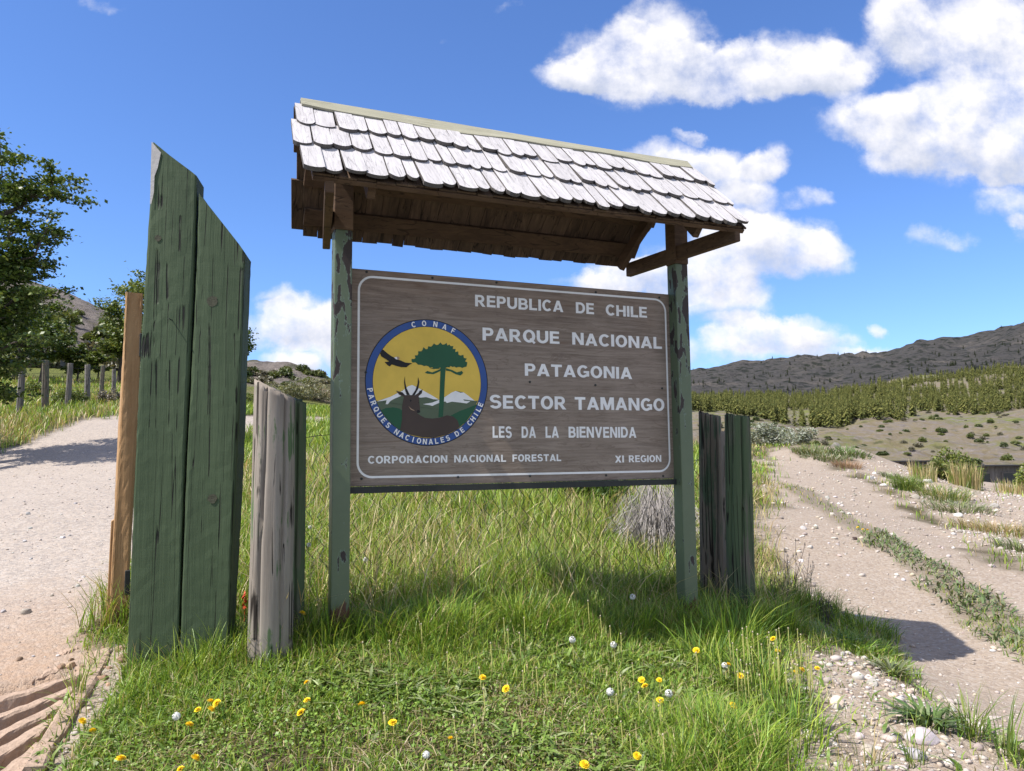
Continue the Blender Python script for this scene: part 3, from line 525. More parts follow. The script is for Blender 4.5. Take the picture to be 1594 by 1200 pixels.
epoly([(185, 758), (300, 718), (400, 668), (445, 632), (478, 622), (520, 642), (575, 672), (640, 708), (692, 740), (650, 738), (590, 720), (545, 725), (500, 715), (400, 705), (330, 735), (300, 752), (280, 778), (262, 778), (270, 745), (230, 752)], 3)
epoly([(565, 778), (640, 765), (690, 745), (745, 718), (800, 682), (830, 670), (870, 685), (895, 682), (920, 700), (985, 750), (940, 745), (890, 738), (900, 750), (950, 754), (920, 772), (870, 765), (800, 757), (760, 768), (745, 755), (690, 770), (640, 792), (615, 785)], 3)
epoly([(205, 838), (260, 810), (320, 803), (370, 812), (405, 835), (400, 900), (390, 1000), (320, 950), (255, 890)], 4)
epoly([(790, 870), (860, 835), (940, 805), (1015, 783), (1000, 860), (930, 945), (850, 1000), (830, 900)], 4)
epoly([(708, 470), (750, 470), (742, 600), (735, 760), (727, 880), (690, 885), (697, 750), (703, 600)], 4)
cr = [(470, 428), (500, 400), (525, 370), (560, 335), (600, 325), (640, 300), (690, 290), (740, 290), (790, 305), (830, 350), (870, 380), (900, 400), (925, 455), (900, 480), (850, 478), (790, 470), (750, 485), (700, 485), (640, 480), (590, 468), (540, 460), (500, 440)]
rr = random.Random(3); jag = []
for i in range(len(cr)):
    a, c = cr[i], cr[(i + 1) % len(cr)]; L = math.hypot(c[0] - a[0], c[1] - a[1]); k = max(1, int(L / 13)); nx, ny = (c[1] - a[1]) / L, -(c[0] - a[0]) / L
    for j in range(k):
        t = j / k; o = (14 if j % 2 else -5) * rr.uniform(.4, 1.2) * (1 if i < 13 else .5); jag.append((a[0] + (c[0] - a[0]) * t + nx * o, a[1] + (c[1] - a[1]) * t + ny * o))
epoly(jag, 4)
epoly([(580, 522), (600, 508), (640, 520), (690, 500), (710, 490), (705, 510), (650, 535), (600, 530)], 4); epoly([(750, 485), (800, 500), (840, 520), (880, 508), (892, 525), (870, 545), (830, 535), (790, 512), (750, 505)], 4); epoly([(620, 488), (660, 480), (720, 490), (650, 492)], 4)
epoly([(380, 985), (395, 900), (395, 800), (405, 740), (412, 718), (372, 702), (345, 668), (400, 682), (420, 705), (440, 703), (500, 706), (522, 690), (562, 655), (555, 690), (530, 712), (535, 760), (540, 810), (543, 845), (515, 850), (545, 870), (580, 888), (640, 895), (700, 888), (760, 868), (810, 878), (845, 910), (862, 960), (845, 1000), (760, 1035), (650, 1052), (560, 1048), (450, 1022)], 5)
epoly([(417, 548), (420, 600), (432, 650), (458, 703), (432, 702), (418, 660), (411, 600)], 6); epoly([(525, 558), (536, 600), (527, 650), (497, 706), (475, 705), (505, 660), (521, 610)], 6)
epoly([(512, 838), (520, 825), (535, 826), (543, 838), (533, 850), (518, 850)], 6); epoly([(455, 745), (465, 739), (473, 750), (462, 760)], 6); epoly([(445, 792), (470, 815), (495, 828), (493, 832), (466, 822)], 7); epoly([(522, 762), (530, 760), (531, 768)], 6)
epoly([(535, 670), (556, 664), (548, 686), (530, 704)], 6); epoly([(362, 682), (398, 690), (410, 708), (385, 698)], 6)
epoly([(215, 320), (240, 335), (275, 365), (310, 390), (335, 402), (352, 415), (380, 422), (420, 440), (478, 447), (455, 458), (430, 478), (390, 478), (350, 468), (310, 455), (295, 472), (280, 464), (255, 437), (290, 432), (262, 412), (225, 390), (207, 362), (205, 340)], 6)
epoly([(330, 400), (345, 394), (360, 400), (362, 416), (345, 414)], 3); epoly([(352, 392), (366, 392), (376, 404), (368, 418), (356, 414)], 7)
lay[0] += 1
def ring_text(items, r, flip, size):
    d = VP - .0006 - .0002 * (lay[0] + 1)
    for ch, ang in items:
        wg, polys = GLYPH[ch]; a = math.radians(ang); up = (math.cos(a), math.sin(a)) if not flip else (-math.cos(a), -math.sin(a)); rt = (up[1], -up[0]); o = (ecx + r * math.cos(a), ecz + r * math.sin(a))
        for k, P_ in enumerate(polys):
            e.add([(o[0] + rt[0] * (p[0] - wg / 2) * size * .82 + up[0] * (p[1] - .5) * size, d - .0001 * k, o[1] + rt[1] * (p[0] - wg / 2) * size * .82 + up[1] * (p[1] - .5) * size) for p in P_], [tuple(range(len(P_)))], 3)
cs = [(468, 140), (556, 130), (650, 135), (725, 160), (800, 178)]
ring_text([(c, math.degrees(math.atan2(602 - y, x - 592))) for c, (x, y) in zip('CONAF', cs)], er * .945, False, er * .088)
def spread(w, a0, a1): return [(c, a0 + (a1 - a0) * i / (len(w) - 1)) for i, c in enumerate(w)]
ring_text(spread('PARQUES', 189, 226.8) + spread('NACIONALES', 237.1, 289.8) + spread('DE', 300, 306.4) + spread('CHILE', 316.7, 338.6), er * .945, True, er * .086)
e.build('emblem', EM, panel)
# screws on panel
for X, Y in [(92, 70), (400, 98), (700, 120), (1165, 165), (1462, 190), (68, 1038), (520, 1030), (857, 1025), (1213, 1022), (1480, 1025), (856, 585), (1163, 600), (1475, 615), (88, 540)]:
    x, z = zpt(X, Y); b = MB(); b.tube([(x, VP + .002, z), (x, VP - .004, z)], .009, 8); b.build('screw', M['dark'], panel)

# roof: trapezoid slopes as measured
RL, RR = -.215, 2.86; EFL, EFR, EBL, EBR = -.25, 2.87, -.135, 2.62; SF = .65; VC = .05
zR, zE = zl_(2.335), zl_(1.635)
def slope_pt(front, s, t):  # s along 0..1, t down 0..1
    if front: a = RL + (RR - RL) * s; b_ = EFL + (EFR - EFL) * s; return Vector((a + (b_ - a) * t, VC - (SF + VC) * t, zR + (zE - zR) * t))
    a = RL + (RR - RL) * s; b_ = EBL + (EBR - EBL) * s; return Vector((a + (b_ - a) * t, VC + (SF - VC) * t, zR + (zE - zR) * t))
rs = random.Random(5)
def shingles(front):
    b = MB(); nrm = Vector((0, -.74, .67)) if front else Vector((0, .74, .67)); Ln = 3.1
    rows = [(1.03, .60), (.70, .30), (.385, .01)] if front else [(.985, .55), (.66, .25), (.36, .01)]
    for ri, (tb, tt) in enumerate(rows):
        x = -.01 + rs.uniform(-.02, 0)
        while x < 1.0:
            w = rs.uniform(.026, .046); x1 = min(x + w, 1.012); 
            if x1 - x < .012: break
            t1 = tb + rs.uniform(-.028, .024); t0 = tt; th = rs.uniform(.018, .029); lift = rs.uniform(.0, .018); sk = rs.uniform(-.003, .003); g_ = .0012
            def P(s, t, k): return slope_pt(front, s, t) + nrm * (.020 * (t - t0) / (t1 - t0) + .004 + k + lift * max(0, (t - t0) / (t1 - t0) - .3))
            arc_ = rs.uniform(.018, .05); bot = []
            for k in range(7):
                q = k / 6; bot.append((x + g_ + (x1 - x - 2 * g_) * q + sk, t1 - arc_ * (2 * q - 1) ** 2 * rs.uniform(.85, 1.15) - (.0 if abs(2 * q - 1) < .9 else .006)))
            if not front: bot = [(x, t1), (x1 - .001, t1)]; g_ = 0
            out = [(x + g_, t0), (x1 - g_, t0)] + bot[::-1]
            n_ = len(out); b.add([P(s, t, th) for s, t in out] + [P(s, t, 0) for s, t in out], [tuple(range(n_))[::-1] if front else tuple(range(n_))], 0)
            o = len(b.v) - 2 * n_
            fs = [tuple(range(o + n_, o + 2 * n_)) if front else tuple(range(o + 2 * n_ - 1, o + n_ - 1, -1))]; b.f += fs; b.m += [1]
            for i in range(n_):
                j = (i + 1) % n_; b.f.append((o + i, o + j, o + n_ + j, o + n_ + i) if front else (o + j, o + i, o + n_ + i, o + n_ + j)); b.m.append(2)
            x = x1
    return b
M['shingle_edge'] = mat_plain('shingle_edge', (0.10, 0.09, 0.085), .9, .4, 60, .3)
shingles(True).build('shingle_slope', [M['shingle'], M['shingle_under'], M['shingle_edge']], sign)
shingles(False).build('shingle_slope', [M['shingle'], M['shingle_under'], M['shingle_under']], sign)
for front in (True, False):
    b = MB(); x = .004; nn = Vector((0, -.74, .67)) if front else Vector((0, .74, .67))
    while x < .995:
        w = rs.uniform(.030, .046); x1 = min(x + w, .998); t1 = (.99 if front else 1.0) + rs.uniform(-.012, .012); q = [slope_pt(front, x, .0), slope_pt(front, x1 - .0012, .0), slope_pt(front, x1 - .0012, t1 + rs.uniform(-.006, .006)), slope_pt(front, x, t1)]
        dz = nn * rs.uniform(-.003, .001); b.prism([p + dz for p in q], -nn * .012 if front else -nn * .012); x = x1
    b.build('sheathing', M['shingle_under'], sign)
# sheathing strips under shingles: purlins (boards running along), per slope
for front, tl in ((True, (.10, .52, .93)), (False, (.12, .50, .82))):
    for t in tl:
        a, c = slope_pt(front, .005, t), slope_pt(front, .995, t); nn = Vector((0, -.74, .67)) if front else Vector((0, .74, .67)); off = -nn * .031
        b = MB(); b.beam(a + off, c + off, .13, .032, up=nn); b.build('purlin', M['shingle_under'] if t < .2 else M['beam'], sign, bevel=.003)
for s in (.12, .88):
    for front in (True, False):
        nn = Vector((0, -.74, .67)) if front else Vector((0, .74, .67)); b = MB(); sb = s if front else (.09 if s < .5 else .955)
        b.beam(slope_pt(front, s if front else sb, .03) - nn * .09, slope_pt(front, s if front else sb, .97) - nn * .09, .05, .10, up=nn); b.build('rafter', M['beam'], sign, bevel=.004)
for (u0, u1) in ((-.135, .045), (2.80, 2.635)):
    b = MB(); b.beam((u0, -.62, zE - .035), (u1, .64, zE - .035), .055, .115); b.build('tie_beam', M['beam'], sign, bevel=.005)
# ridge boards: two boards forming the cap, slightly wavy lower edges
for sg in (-1, 1):
    b = MB(); top = []; low = []; K = 40
    for k in range(K + 1):
        s = k / K; x = RL - .012 + (RR - RL + .005) * s; wv_ = .012 * math.sin(s * 9 + sg) + .006 * math.sin(s * 23); dip = -.012 * math.sin(math.pi * s)
        top.append(Vector((x, VC + sg * .001, zR + .052 + dip + .006 * math.sin(s * 5)))); low.append(Vector((x, VC + sg * (.070 + wv_ * .5), zR - .026 - wv_ + dip)))
    nn = Vector((0, sg * .74, .67)) * .016
    for k in range(K):
        b.add([top[k], top[k + 1], low[k + 1], low[k], top[k] + nn, top[k + 1] + nn, low[k + 1] + nn, low[k] + nn], [(0, 1, 2, 3), (7, 6, 5, 4), (3, 2, 6, 7), (0, 4, 5, 1)] + ([(0, 3, 7, 4)] if k == 0 else []) + ([(1, 5, 6, 2)] if k == K - 1 else []))
    b.build('ridge_board', M['ridge'], sign)

# ============================================================ gate timbers and posts
def rough_board(name, label, P0, yaw, front, thick, mt, cat='post', group=None, chunk=.05, wob=.004, seed=0):
    """front: list of (px,py) outline left-bottom, right-bottom, right-top, left-top on the plane through P0"""
    o = thing(name, P0, label, cat, yaw, group) if False else None
    L = [on_plane(px, py, P0, yaw) for px, py in front]
    (x0, z0), (x1, z1), (x2, z2), (x3, z3) = L; nz = 60; rng = random.Random(seed)
    V = []; F = []; prof = []
    nxs = 7; r = .014
    # closed section: front left->right, right side, back, left side
    def section(xl, xr):
        pts = [(xl, r), (xl + r * .3, r * .3), (xl + r, 0)] + [(xl + (xr - xl) * k / nxs, 0) for k in range(1, nxs)] + [(xr - r, 0), (xr - r * .3, r * .3), (xr, r), (xr, thick - r), (xr - r, thick), (xl + r, thick), (xl, thick - r)]
        return pts
    ns = len(section(0, 1))
    for k in range(nz + 1):
        t = k / nz; xl = x0 + (x3 - x0) * t; xr = x1 + (x2 - x1) * t
        for j, (x, y) in enumerate(section(xl, xr)):
            u = (x - xl) / (xr - xl); zb = z0 + (z1 - z0) * u; zt = z3 + (z2 - z3) * u
            wv_ = wob * math.sin(t * 7 + j * .7 + seed) + rng.uniform(-1, 1) * wob * .35
            V.append((x + wv_, y + wv_ * .7, zb + (zt - zb) * t))
    for k in range(nz):
        F += [(k * ns + j, k * ns + (j + 1) % ns, (k + 1) * ns + (j + 1) % ns, (k + 1) * ns + j) for j in range(ns)]
    me = bpy.data.meshes.new(name); me.from_pydata(V, [], F + [tuple(range(nz * ns, nz * ns + ns))]); me.materials.append(mt); me.update()
    ob = link(name, me); ob.location = P0; ob.rotation_euler = (0, 0, yaw); return tag(ob, label, cat, group)
GY = math.radians(9)
ga = Vector((-2.285, 4.62, 0)); ga.z = h1(ga.x, ga.y)
gA = rough_board('gate_timber', 'tall green painted timber with a pointed top beside the raw pine post', ga, GY, [(193, 1075), (274, 1075), (306, 274), (236, 219)], .22, M['gboard'], group='green gate timbers', seed=1)
gb = ga + Vector((math.cos(GY), math.sin(GY), 0)) * .305 + Vector((0, -.005, 0)); gb.z = h1(gb.x, gb.y)
gB = rough_board('gate_timber', 'shorter green timber with a round knot beside the grey weathered post', gb, GY, [(277.5, 1060), (353, 1060), (382, 394), (309, 299)], .235, M['gboard'], group='green gate timbers', seed=2)
# knots, nail on the boards
M['knot'] = mat_plain('knot_wood', (0.055, 0.055, 0.035), .8, .5, 90, .6); M['pale'] = mat_plain('bare_pale_wood', (0.42, 0.40, 0.38), .9, .3, 50, .5)
def disc_on(parent, P0, px, py, r, mt, name, asp=1.0):
    x, z = on_plane(px, py, P0, GY); b = MB(); n = 16
    V = [(x, -.0035, z)] + [(x + r * asp * math.cos(2 * math.pi * k / n) * rs.uniform(.85, 1.1), -.0045, z + r * math.sin(2 * math.pi * k / n) * rs.uniform(.85, 1.1)) for k in range(n)]
    b.add(V, [(0, 1 + k, 1 + (k + 1) % n) for k in range(n)]); b.build(name, mt, parent)
disc_on(gA, ga, 246, 371, .02, M['knot'], 'knot'); disc_on(gB, gb, 331, 469, .034, M['knot'], 'knot'); disc_on(gB, gb, 331, 776, .028, M['knot'], 'knot')
x, z = on_plane(269, 499, ga, GY); b = MB(); b.tube([(x, .01, z), (x - .01, -.05, z + .004)], .003, 6); b.build('nail', M['dark'], gA)
L = [on_plane(px, py, ga, GY) for px, py in ((236.5, 221), (251, 238), (246, 262), (241, 275), (240, 300), (236, 318), (234, 318))]
b = MB(); b.add([(x, -.0075, z) for x, z in L], [tuple(range(len(L)))[::-1]]); b.build('worn_tip', M['pale'], gA)
# post of raw pine
rp = Vector((-2.86, 5.42, 0)); rp.z = h1(rp.x, rp.y)
raw = rough_board('pine_post', 'raw unpainted pine post with dark hinges left of the green timbers', rp, math.radians(28), [(168, 1010), (196, 1010), (224, 457), (196, 454)], .15, M['raw'], seed=3)
b = MB(); L = [on_plane(px, py, rp, math.radians(28)) for px, py in ((163, 1005), (174, 1005), (179, 808), (173, 812))]
b.prism([(x, .02, z) for x, z in L], (0, .05, 0)); b.build('side_lath', M['raw'], raw, bevel=.003)
for (px, py) in ((218, 537), (195, 907)):
    x, z = on_plane(px, py, rp, math.radians(28)); b = MB(); b.box((x - .005, -.012, z - .085), (x + .03, .03, z + .085)); b.build('hinge', M['dark'], raw, bevel=.004)
b = MB(); q = [on_plane(px, py, rp, math.radians(28)) for px, py in ((188, 655), (183, 720), (182, 800), (178, 806))]; b.tube([(x, .04, z) for x, z in q], .0022, 5); b.build('wire', M['wire'], raw)
def round_post(name, label, base, r, height, tops, mt, cat='post', group=None, lean=(0, 0), cracks=((1.5, .06, .05),), seed=0, squash=1.0, taper=.92, rz=0.0):
    """tops: (dz along local x slope, dz along y slope) slanted cut; cracks: (angle, depth, width)"""
    ns, nz = 72, 70; rng = np.random.default_rng(seed); th = np.linspace(0, 2 * np.pi, ns, endpoint=False); V = []; F = []
    for k in range(nz + 1):
        t = k / nz; rr_ = r * (1.04 + (taper - 1.04) * t)
        rad = rr_ * (1 + .07 * np.cos(2 * th + seed) + .05 * fbm(np.cos(th) * 1.6 + 5 + seed, np.sin(th) * 1.6 + t * 1.5, 3, seed) * 2 + .03 * fbm(th * 6, np.full(ns, t * 1.2), 3, seed + 5))
        for (a, dp, w) in cracks:
            aa = a + .10 * math.sin(t * 3.1 + seed) + .03 * math.sin(t * 11); dd = (th - aa + np.pi) % (2 * np.pi) - np.pi; rad = rad - dp * r * 6 * np.exp(-(dd / w) ** 2) * (.5 + .5 * t)
        x = np.cos(th) * rad + lean[0] * t * height; y = np.sin(th) * rad * squash + lean[1] * t * height
        zt = height + tops[0] * (np.cos(th) * rad) + tops[1] * np.sin(th) * rad + .006 * rng.normal(size=ns)
        z = -.25 + (zt + .25) * t; V += list(zip(x, y, z))
    for k in range(nz): F += [(k * ns + j, k * ns + (j + 1) % ns, (k + 1) * ns + (j + 1) % ns, (k + 1) * ns + j) for j in range(ns)]
    V.append((lean[0] * height, lean[1] * height, height)); F += [(nz * ns + j, nz * ns + (j + 1) % ns, len(V) - 1) for j in range(ns)]
    me = bpy.data.meshes.new(name); me.from_pydata(V, [], F); me.materials.append(mt); me.polygons.foreach_set('use_smooth', [True] * len(F)); me.update()
    o = link(name, me); o.location = base; o.rotation_euler = (0, 0, rz); return tag(o, label, cat, group)
def base_at(px, y):
    d = ray(px, 1000); x = d[0] / d[1] * y; return Vector((x, y, h1(x, y)))
def hgt_to(base, py): d = ray((base.x / base.y) * FPX + 797, py); return CZ + d[2] / d[1] * base.y - base.z
p = base_at(421, 4.72); round_post('weathered_post', 'thick pale grey weathered post with flaking green paint and a long split', p, .132, hgt_to(p, 607), (-.5, .0), M['grey'], group='split log posts', cracks=((-1.75, .085, .05), (-.7, .05, .07), (-2.6, .03, .06)), seed=4, squash=.95)
p = base_at(455, 4.98); round_post('weathered_post', 'darker half round post showing behind the pale split log post', p, .075, hgt_to(p, 622), (-.5, 0), M['dgreen'], group='split log posts', cracks=((-1.0, .06, .06),), seed=9, squash=1.2)
p = base_at(1110, 6.75); round_post('weathered_post', 'dark brown split log post right of the sign with a rounded top', p, .098, hgt_to(p, 645), (-.25, .1), M['dbrown'], group='split log posts', cracks=((-1.2, .07, .05), (-2.3, .03, .05)), seed=12, lean=(.022, 0))
p = base_at(1135, 7.05); round_post('weathered_post', 'thin grey post squeezed between the brown and green split posts', p, .05, hgt_to(p, 672), (0, 0), M['grey'], group='split log posts', seed=14, lean=(.01, 0))
p = base_at(1155, 6.45); round_post('weathered_post', 'dark green split log post beside the dirt track, cleft nearly in two', p, .118, hgt_to(p, 648), (-.12, 0), M['dgreen'], group='split log posts', cracks=((-1.55, .12, .045), (-.6, .03, .05), (-2.4, .03, .06)), seed=17, squash=.8, lean=(.018, 0))

# chain link fence behind the sign
fa = Vector((-1.55, 5.55, 0)); fb = Vector((1.72, 7.0, 0)); fl_ = (fb - fa).length; fd = (fb - fa).normalized()
fence = thing('chain_link_fence', (fa.x, fa.y, h1(fa.x, fa.y)), 'sagging dark chain link fence behind the park sign', 'fence', math.atan2(fd.y, fd.x))
b = MB(); cw, chh = .085, .075; nw = int(fl_ / cw)
def sag(u): return h1(fa.x + fd.x * u, fa.y + fd.y * u) - h1(fa.x, fa.y)
for i in range(nw):
    pts = []
    for k in range(17):
        u = (i + (.55 if (k + i) % 2 else -.05)) * cw + rs.uniform(-.006, .006) + .02 * math.sin(k * .6 + i * .21); z = .06 + k * chh + .03 * math.sin(i * .33)
        pts.append((u, .012 * (1 if k % 2 else -1) + .03 * math.sin(i * .2 + k * .3), z + sag(min(max(u, 0), fl_))))
    b.tube(pts, .0031, 3, cap=False)
b.build('wire_mesh', M['wire'], fence)
for hz in (.08, 1.25):
    b = MB(); b.tube([(u, .0, hz + sag(u) + .03 * math.sin(u * 2)) for u in np.linspace(0, fl_, 24)], .0036, 4); b.build('line_wire', M['wire'], fence)

# cattle guard at the lower left
cA, cB = P3(160, 1012), P3(52, 1215)
guard = thing('cattle_guard', cA, 'dusty half buried cattle guard of curved rails beside the gravel road', 'cattle guard')
b = MB(); pts = []
for k in range(14):
    t = k / 13; q = cA.lerp(cB, t); q = q + Vector((.015 * math.sin(t * 6), 0, 0)); pts.append((q.x - cA.x, q.y - cA.y, float(H(np.array([q.x]), np.array([q.y]), False)[0]) - cA.z + .012 + .03 * t))
V_ = []; F_ = []
for i, p in enumerate(pts):
    for (ox, oz) in ((-.042, -.08), (-.040, .012), (-.030, .022), (.030, .020), (.040, .010), (.042, -.08)): V_.append((p[0] + ox * 1.0 + rs.uniform(-.004, .004), p[1] + ox * .45, p[2] + oz + rs.uniform(-.005, .005)))
for i in range(13): F_ += [(i * 6 + j, (i + 1) * 6 + j, (i + 1) * 6 + (j + 1) % 6, i * 6 + (j + 1) % 6) for j in range(6)]
b.add(V_, F_ + [tuple(range(6)), tuple(range(78, 84))[::-1]])
b.build('edge_beam', M['dirtrail'], guard)
def hnp(x, y): return float(H(np.array([x]), np.array([y]), False)[0])
RAILS = [(120, 998, 84, 1010, .6), (112, 1024, 48, 1042, .9), (127, 1042, -90, 1102, 1), (114, 1066, -90, 1140, 1), (99, 1093, -110, 1180, 1), (84, 1122, -110, 1222, 1), (68, 1154, -90, 1262, 1), (50, 1190, -60, 1300, 1)]
for k, (sx, sy, ex, ey, bur) in enumerate(RAILS):
    a2, c2 = at(sx, sy), at(ex, ey); b = MB(); V_ = []; F_ = []; dr = (c2 - a2) / np.linalg.norm(c2 - a2); nm = np.array([-dr[1], dr[0]]); nk = 14; bow = rs.uniform(-.02, .035)
    prof = [(-.044, -.06), (-.046, .000), (-.040, .009), (.0, .013), (.036, .011), (.045, .000), (.043, -.06)]
    for j in range(nk + 1):
        t = j / nk; q = a2 + (c2 - a2) * t + nm * bow * math.sin(math.pi * t); zz_ = hnp(a2[0], a2[1]) * (1 - t) + hnp(c2[0], c2[1]) * t + (.012 if bur == 1 else -.012 + .012 * math.sin(math.pi * t)) - .012 * t + rs.uniform(-.003, .003)
        for (w_, h_) in prof: w2 = w_ * (1 + rs.uniform(-.14, .14)); h_ = h_ + rs.uniform(-.004, .004); V_.append((q[0] + nm[0] * w2 - cA.x, q[1] + nm[1] * w2 - cA.y, zz_ + h_ - cA.z))
    m_ = len(prof)
    for j in range(nk): F_ += [(j * m_ + i, j * m_ + (i + 1) % m_, (j + 1) * m_ + (i + 1) % m_, (j + 1) * m_ + i) for i in range(m_)]
    b.add(V_, F_ + [tuple(range(m_))[::-1], tuple(range(nk * m_, nk * m_ + m_))]); b.build('rail', M['dirtrail'], guard)

# red scrap between timbers
p = base_at(380, 5.35); b = MB(); rr = random.Random(4)
for k in range(9): 
    z = .18 + k * .014; b.add([(rr.uniform(-.03, .03), rr.uniform(-.02, .02), z), (rr.uniform(-.03, .03), rr.uniform(-.02, .02), z + .03), (rr.uniform(-.03, .03), rr.uniform(-.02, .02), z + .05), (rr.uniform(-.03, .03), -.02, z + .01)], [(0, 1, 2, 3)])
b.tube([(0, 0, 0), (0, 0, .2)], .005, 5); o = b.build('red_scrap', M['red']); o.location = p; o.scale = (.7, .7, .75); tag(o, 'small torn red scrap between the green timber and the grey post', 'scrap')

# ============================================================ vegetation builders
def pal(n, cols, wts=None, var=.18, rng=RNG):
    C = np.array(cols)[rng.choice(len(cols), n, p=None if wts is None else np.array(wts) / np.sum(wts))]; return np.clip(C * (1 + rng.normal(0, var, (n, 1))) * (1 + rng.normal(0, .025, (n, 3))), .004, .9)
def blades(x, y, z, h, w, lean, col, rng=RNG, phi=None, profile=(1, .85, .55), tipcol=None):
    n = len(x); phi = rng.uniform(0, 2 * np.pi, n) if phi is None else phi; tw = phi + np.pi / 2 + rng.normal(0, .5, n)
    lv = [0, .38, .74, 1.0]; V = np.zeros((n, 7, 3)); C = np.zeros((n, 7, 3)); dx, dy = np.cos(phi), np.sin(phi); px, py = np.cos(tw), np.sin(tw)
    for i, s in enumerate(lv):
        off = lean * h * s ** 1.8; zz = z + h * s * (1 - .35 * np.minimum(lean, 1.6) * s) - (.015 if i == 0 else 0); cx, cy = x + dx * off, y + dy * off
        c = col if tipcol is None else col * (1 - s ** 2) [None] if False else col
        if i < 3:
            ww = w * profile[i] / 2; V[:, 2 * i] = np.stack([cx - px * ww, cy - py * ww, zz], -1); V[:, 2 * i + 1] = np.stack([cx + px * ww, cy + py * ww, zz], -1); C[:, 2 * i] = C[:, 2 * i + 1] = c
        else: V[:, 6] = np.stack([cx, cy, zz], -1); C[:, 6] = c
    b = (np.arange(n) * 7)[:, None]; q1 = b + np.array([[0, 1, 3, 2]]); q2 = b + np.array([[2, 3, 5, 4]]); t = b + np.array([[4, 5, 6]])
    return V.reshape(-1, 3), [np.concatenate([q1, q2]), t], C.reshape(-1, 3)
def leaves(P, size, col, rng=RNG, flat=.5, asp=.55):
    n = len(P); nrm = rng.normal(0, 1, (n, 3)); nrm[:, 2] = np.abs(nrm[:, 2]) + flat; nrm /= np.linalg.norm(nrm, axis=1)[:, None]
    a = np.cross(nrm, rng.normal(0, 1, (n, 3))); a /= np.linalg.norm(a, axis=1)[:, None] + 1e-9; b = np.cross(nrm, a); s = (size * rng.uniform(.65, 1.35, n))[:, None]
    V = np.stack([P - a * s * .5, P + b * s * asp * .5 + nrm * s * .06, P + a * s * .5, P - b * s * asp * .5 + nrm * s * .06], 1)
    F = (np.arange(n) * 4)[:, None] + np.array([[0, 1, 2, 3]]); return V.reshape(-1, 3), F, np.repeat(col, 4, 0)
GREENS = [(0.19, 0.30, 0.032), (0.12, 0.22, 0.026), (0.29, 0.36, 0.055), (0.075, 0.145, 0.022)]
STRAW = [(0.42, 0.34, 0.17), (0.34, 0.27, 0.13), (0.5, 0.42, 0.24)]
def uv_of(x, y): dx, dy = x - SO.x, y - SO.y; return dx * SU.x + dy * SU.y, dx * SV.x + dy * SV.y
def scatter(n, y0, y1, tl=-.85, tr=.85, pw=1.0, rng=RNG):
    y = y0 + (y1 - y0) * rng.uniform(0, 1, n) ** pw; return y * rng.uniform(tl, tr, n), y
def cover(x, y):
    l, r, st, pb, bm, br = zones(x, y); return np.clip(1 - np.maximum.reduce([l, r * (1 - .75 * st), pb * .975, bm * .88, br * .97]), 0, 1), st * r
# --- front lawn: short blades
x, y = scatter(230000, 3.1, 7.5, pw=.8); cv, st = cover(x, y); u, v = uv_of(x, y)
cl = fbm(x * 2.2, y * 2.2, 3, 51) + .5; keep = (RNG.uniform(0, 1, len(x)) < np.where(st > .3, cv * .55, cv) * np.clip(cl * 1.5 + .1, .2, 1)) & (v < 1.1); x, y, u, v, cl, st = [a[keep] for a in (x, y, u, v, cl, st)]
tall = np.exp(-((v + .02) / .42) ** 2) * ((u > -1.4) & (u < 3.55)); tall = np.maximum(tall, np.exp(-(((x - 1.05) / .45) ** 2 + ((y - 3.75) / .6) ** 2)) * .75); tall = np.maximum(tall, sstep(.3, .7, v) * (u > -.2) * .9)
tall = np.maximum(tall, np.exp(-(((x + 1.75) / .55) ** 2 + ((y - 4.75) / .25) ** 2)) * .8)
h = (.055 + .10 * np.clip(cl - .3, 0, 1) + .26 * tall * (cl + .25)) * RNG.uniform(.5, 1.35, len(x)); h = np.where(st > .3, h * .6, h)
gcol = pal(len(x), GREENS + STRAW[:2], [4, 3.5, 3, 1.5, .8, .6]); V, F, C = blades(x, y, H(x, y), h, RNG.uniform(.004, .0085, len(x)), RNG.uniform(.15, 1.1, len(x)), gcol)
tag(link('short_grass', np_mesh('short_grass', V, F, M['grass'], True, C)), 'short green grass round the sign posts', 'grass', kind='stuff')
x, y = scatter(26000, 3.1, 6.5, -.8, .8, pw=.8); cv, st = cover(x, y); cl = fbm(x * 1.9 + 20, y * 1.9, 3, 55) + .5; keep = RNG.uniform(0, 1, len(x)) < cv * np.clip((cl - .3) * 2.5, .05, 1); x, y = x[keep], y[keep]
V, F, C = blades(x, y, H(x, y) + RNG.uniform(.01, .05, len(x)), RNG.uniform(.02, .055, len(x)), RNG.uniform(.003, .006, len(x)), RNG.uniform(1.5, 5, len(x)), pal(len(x), [(0.38, 0.31, 0.17), (0.27, 0.21, 0.11), (0.46, 0.40, 0.25)]))
tag(link('dead_thatch', np_mesh('dead_thatch', V, F, M['grass'], True, C)), 'matted dead stems lying in the lawn', 'dead grass', kind='stuff')
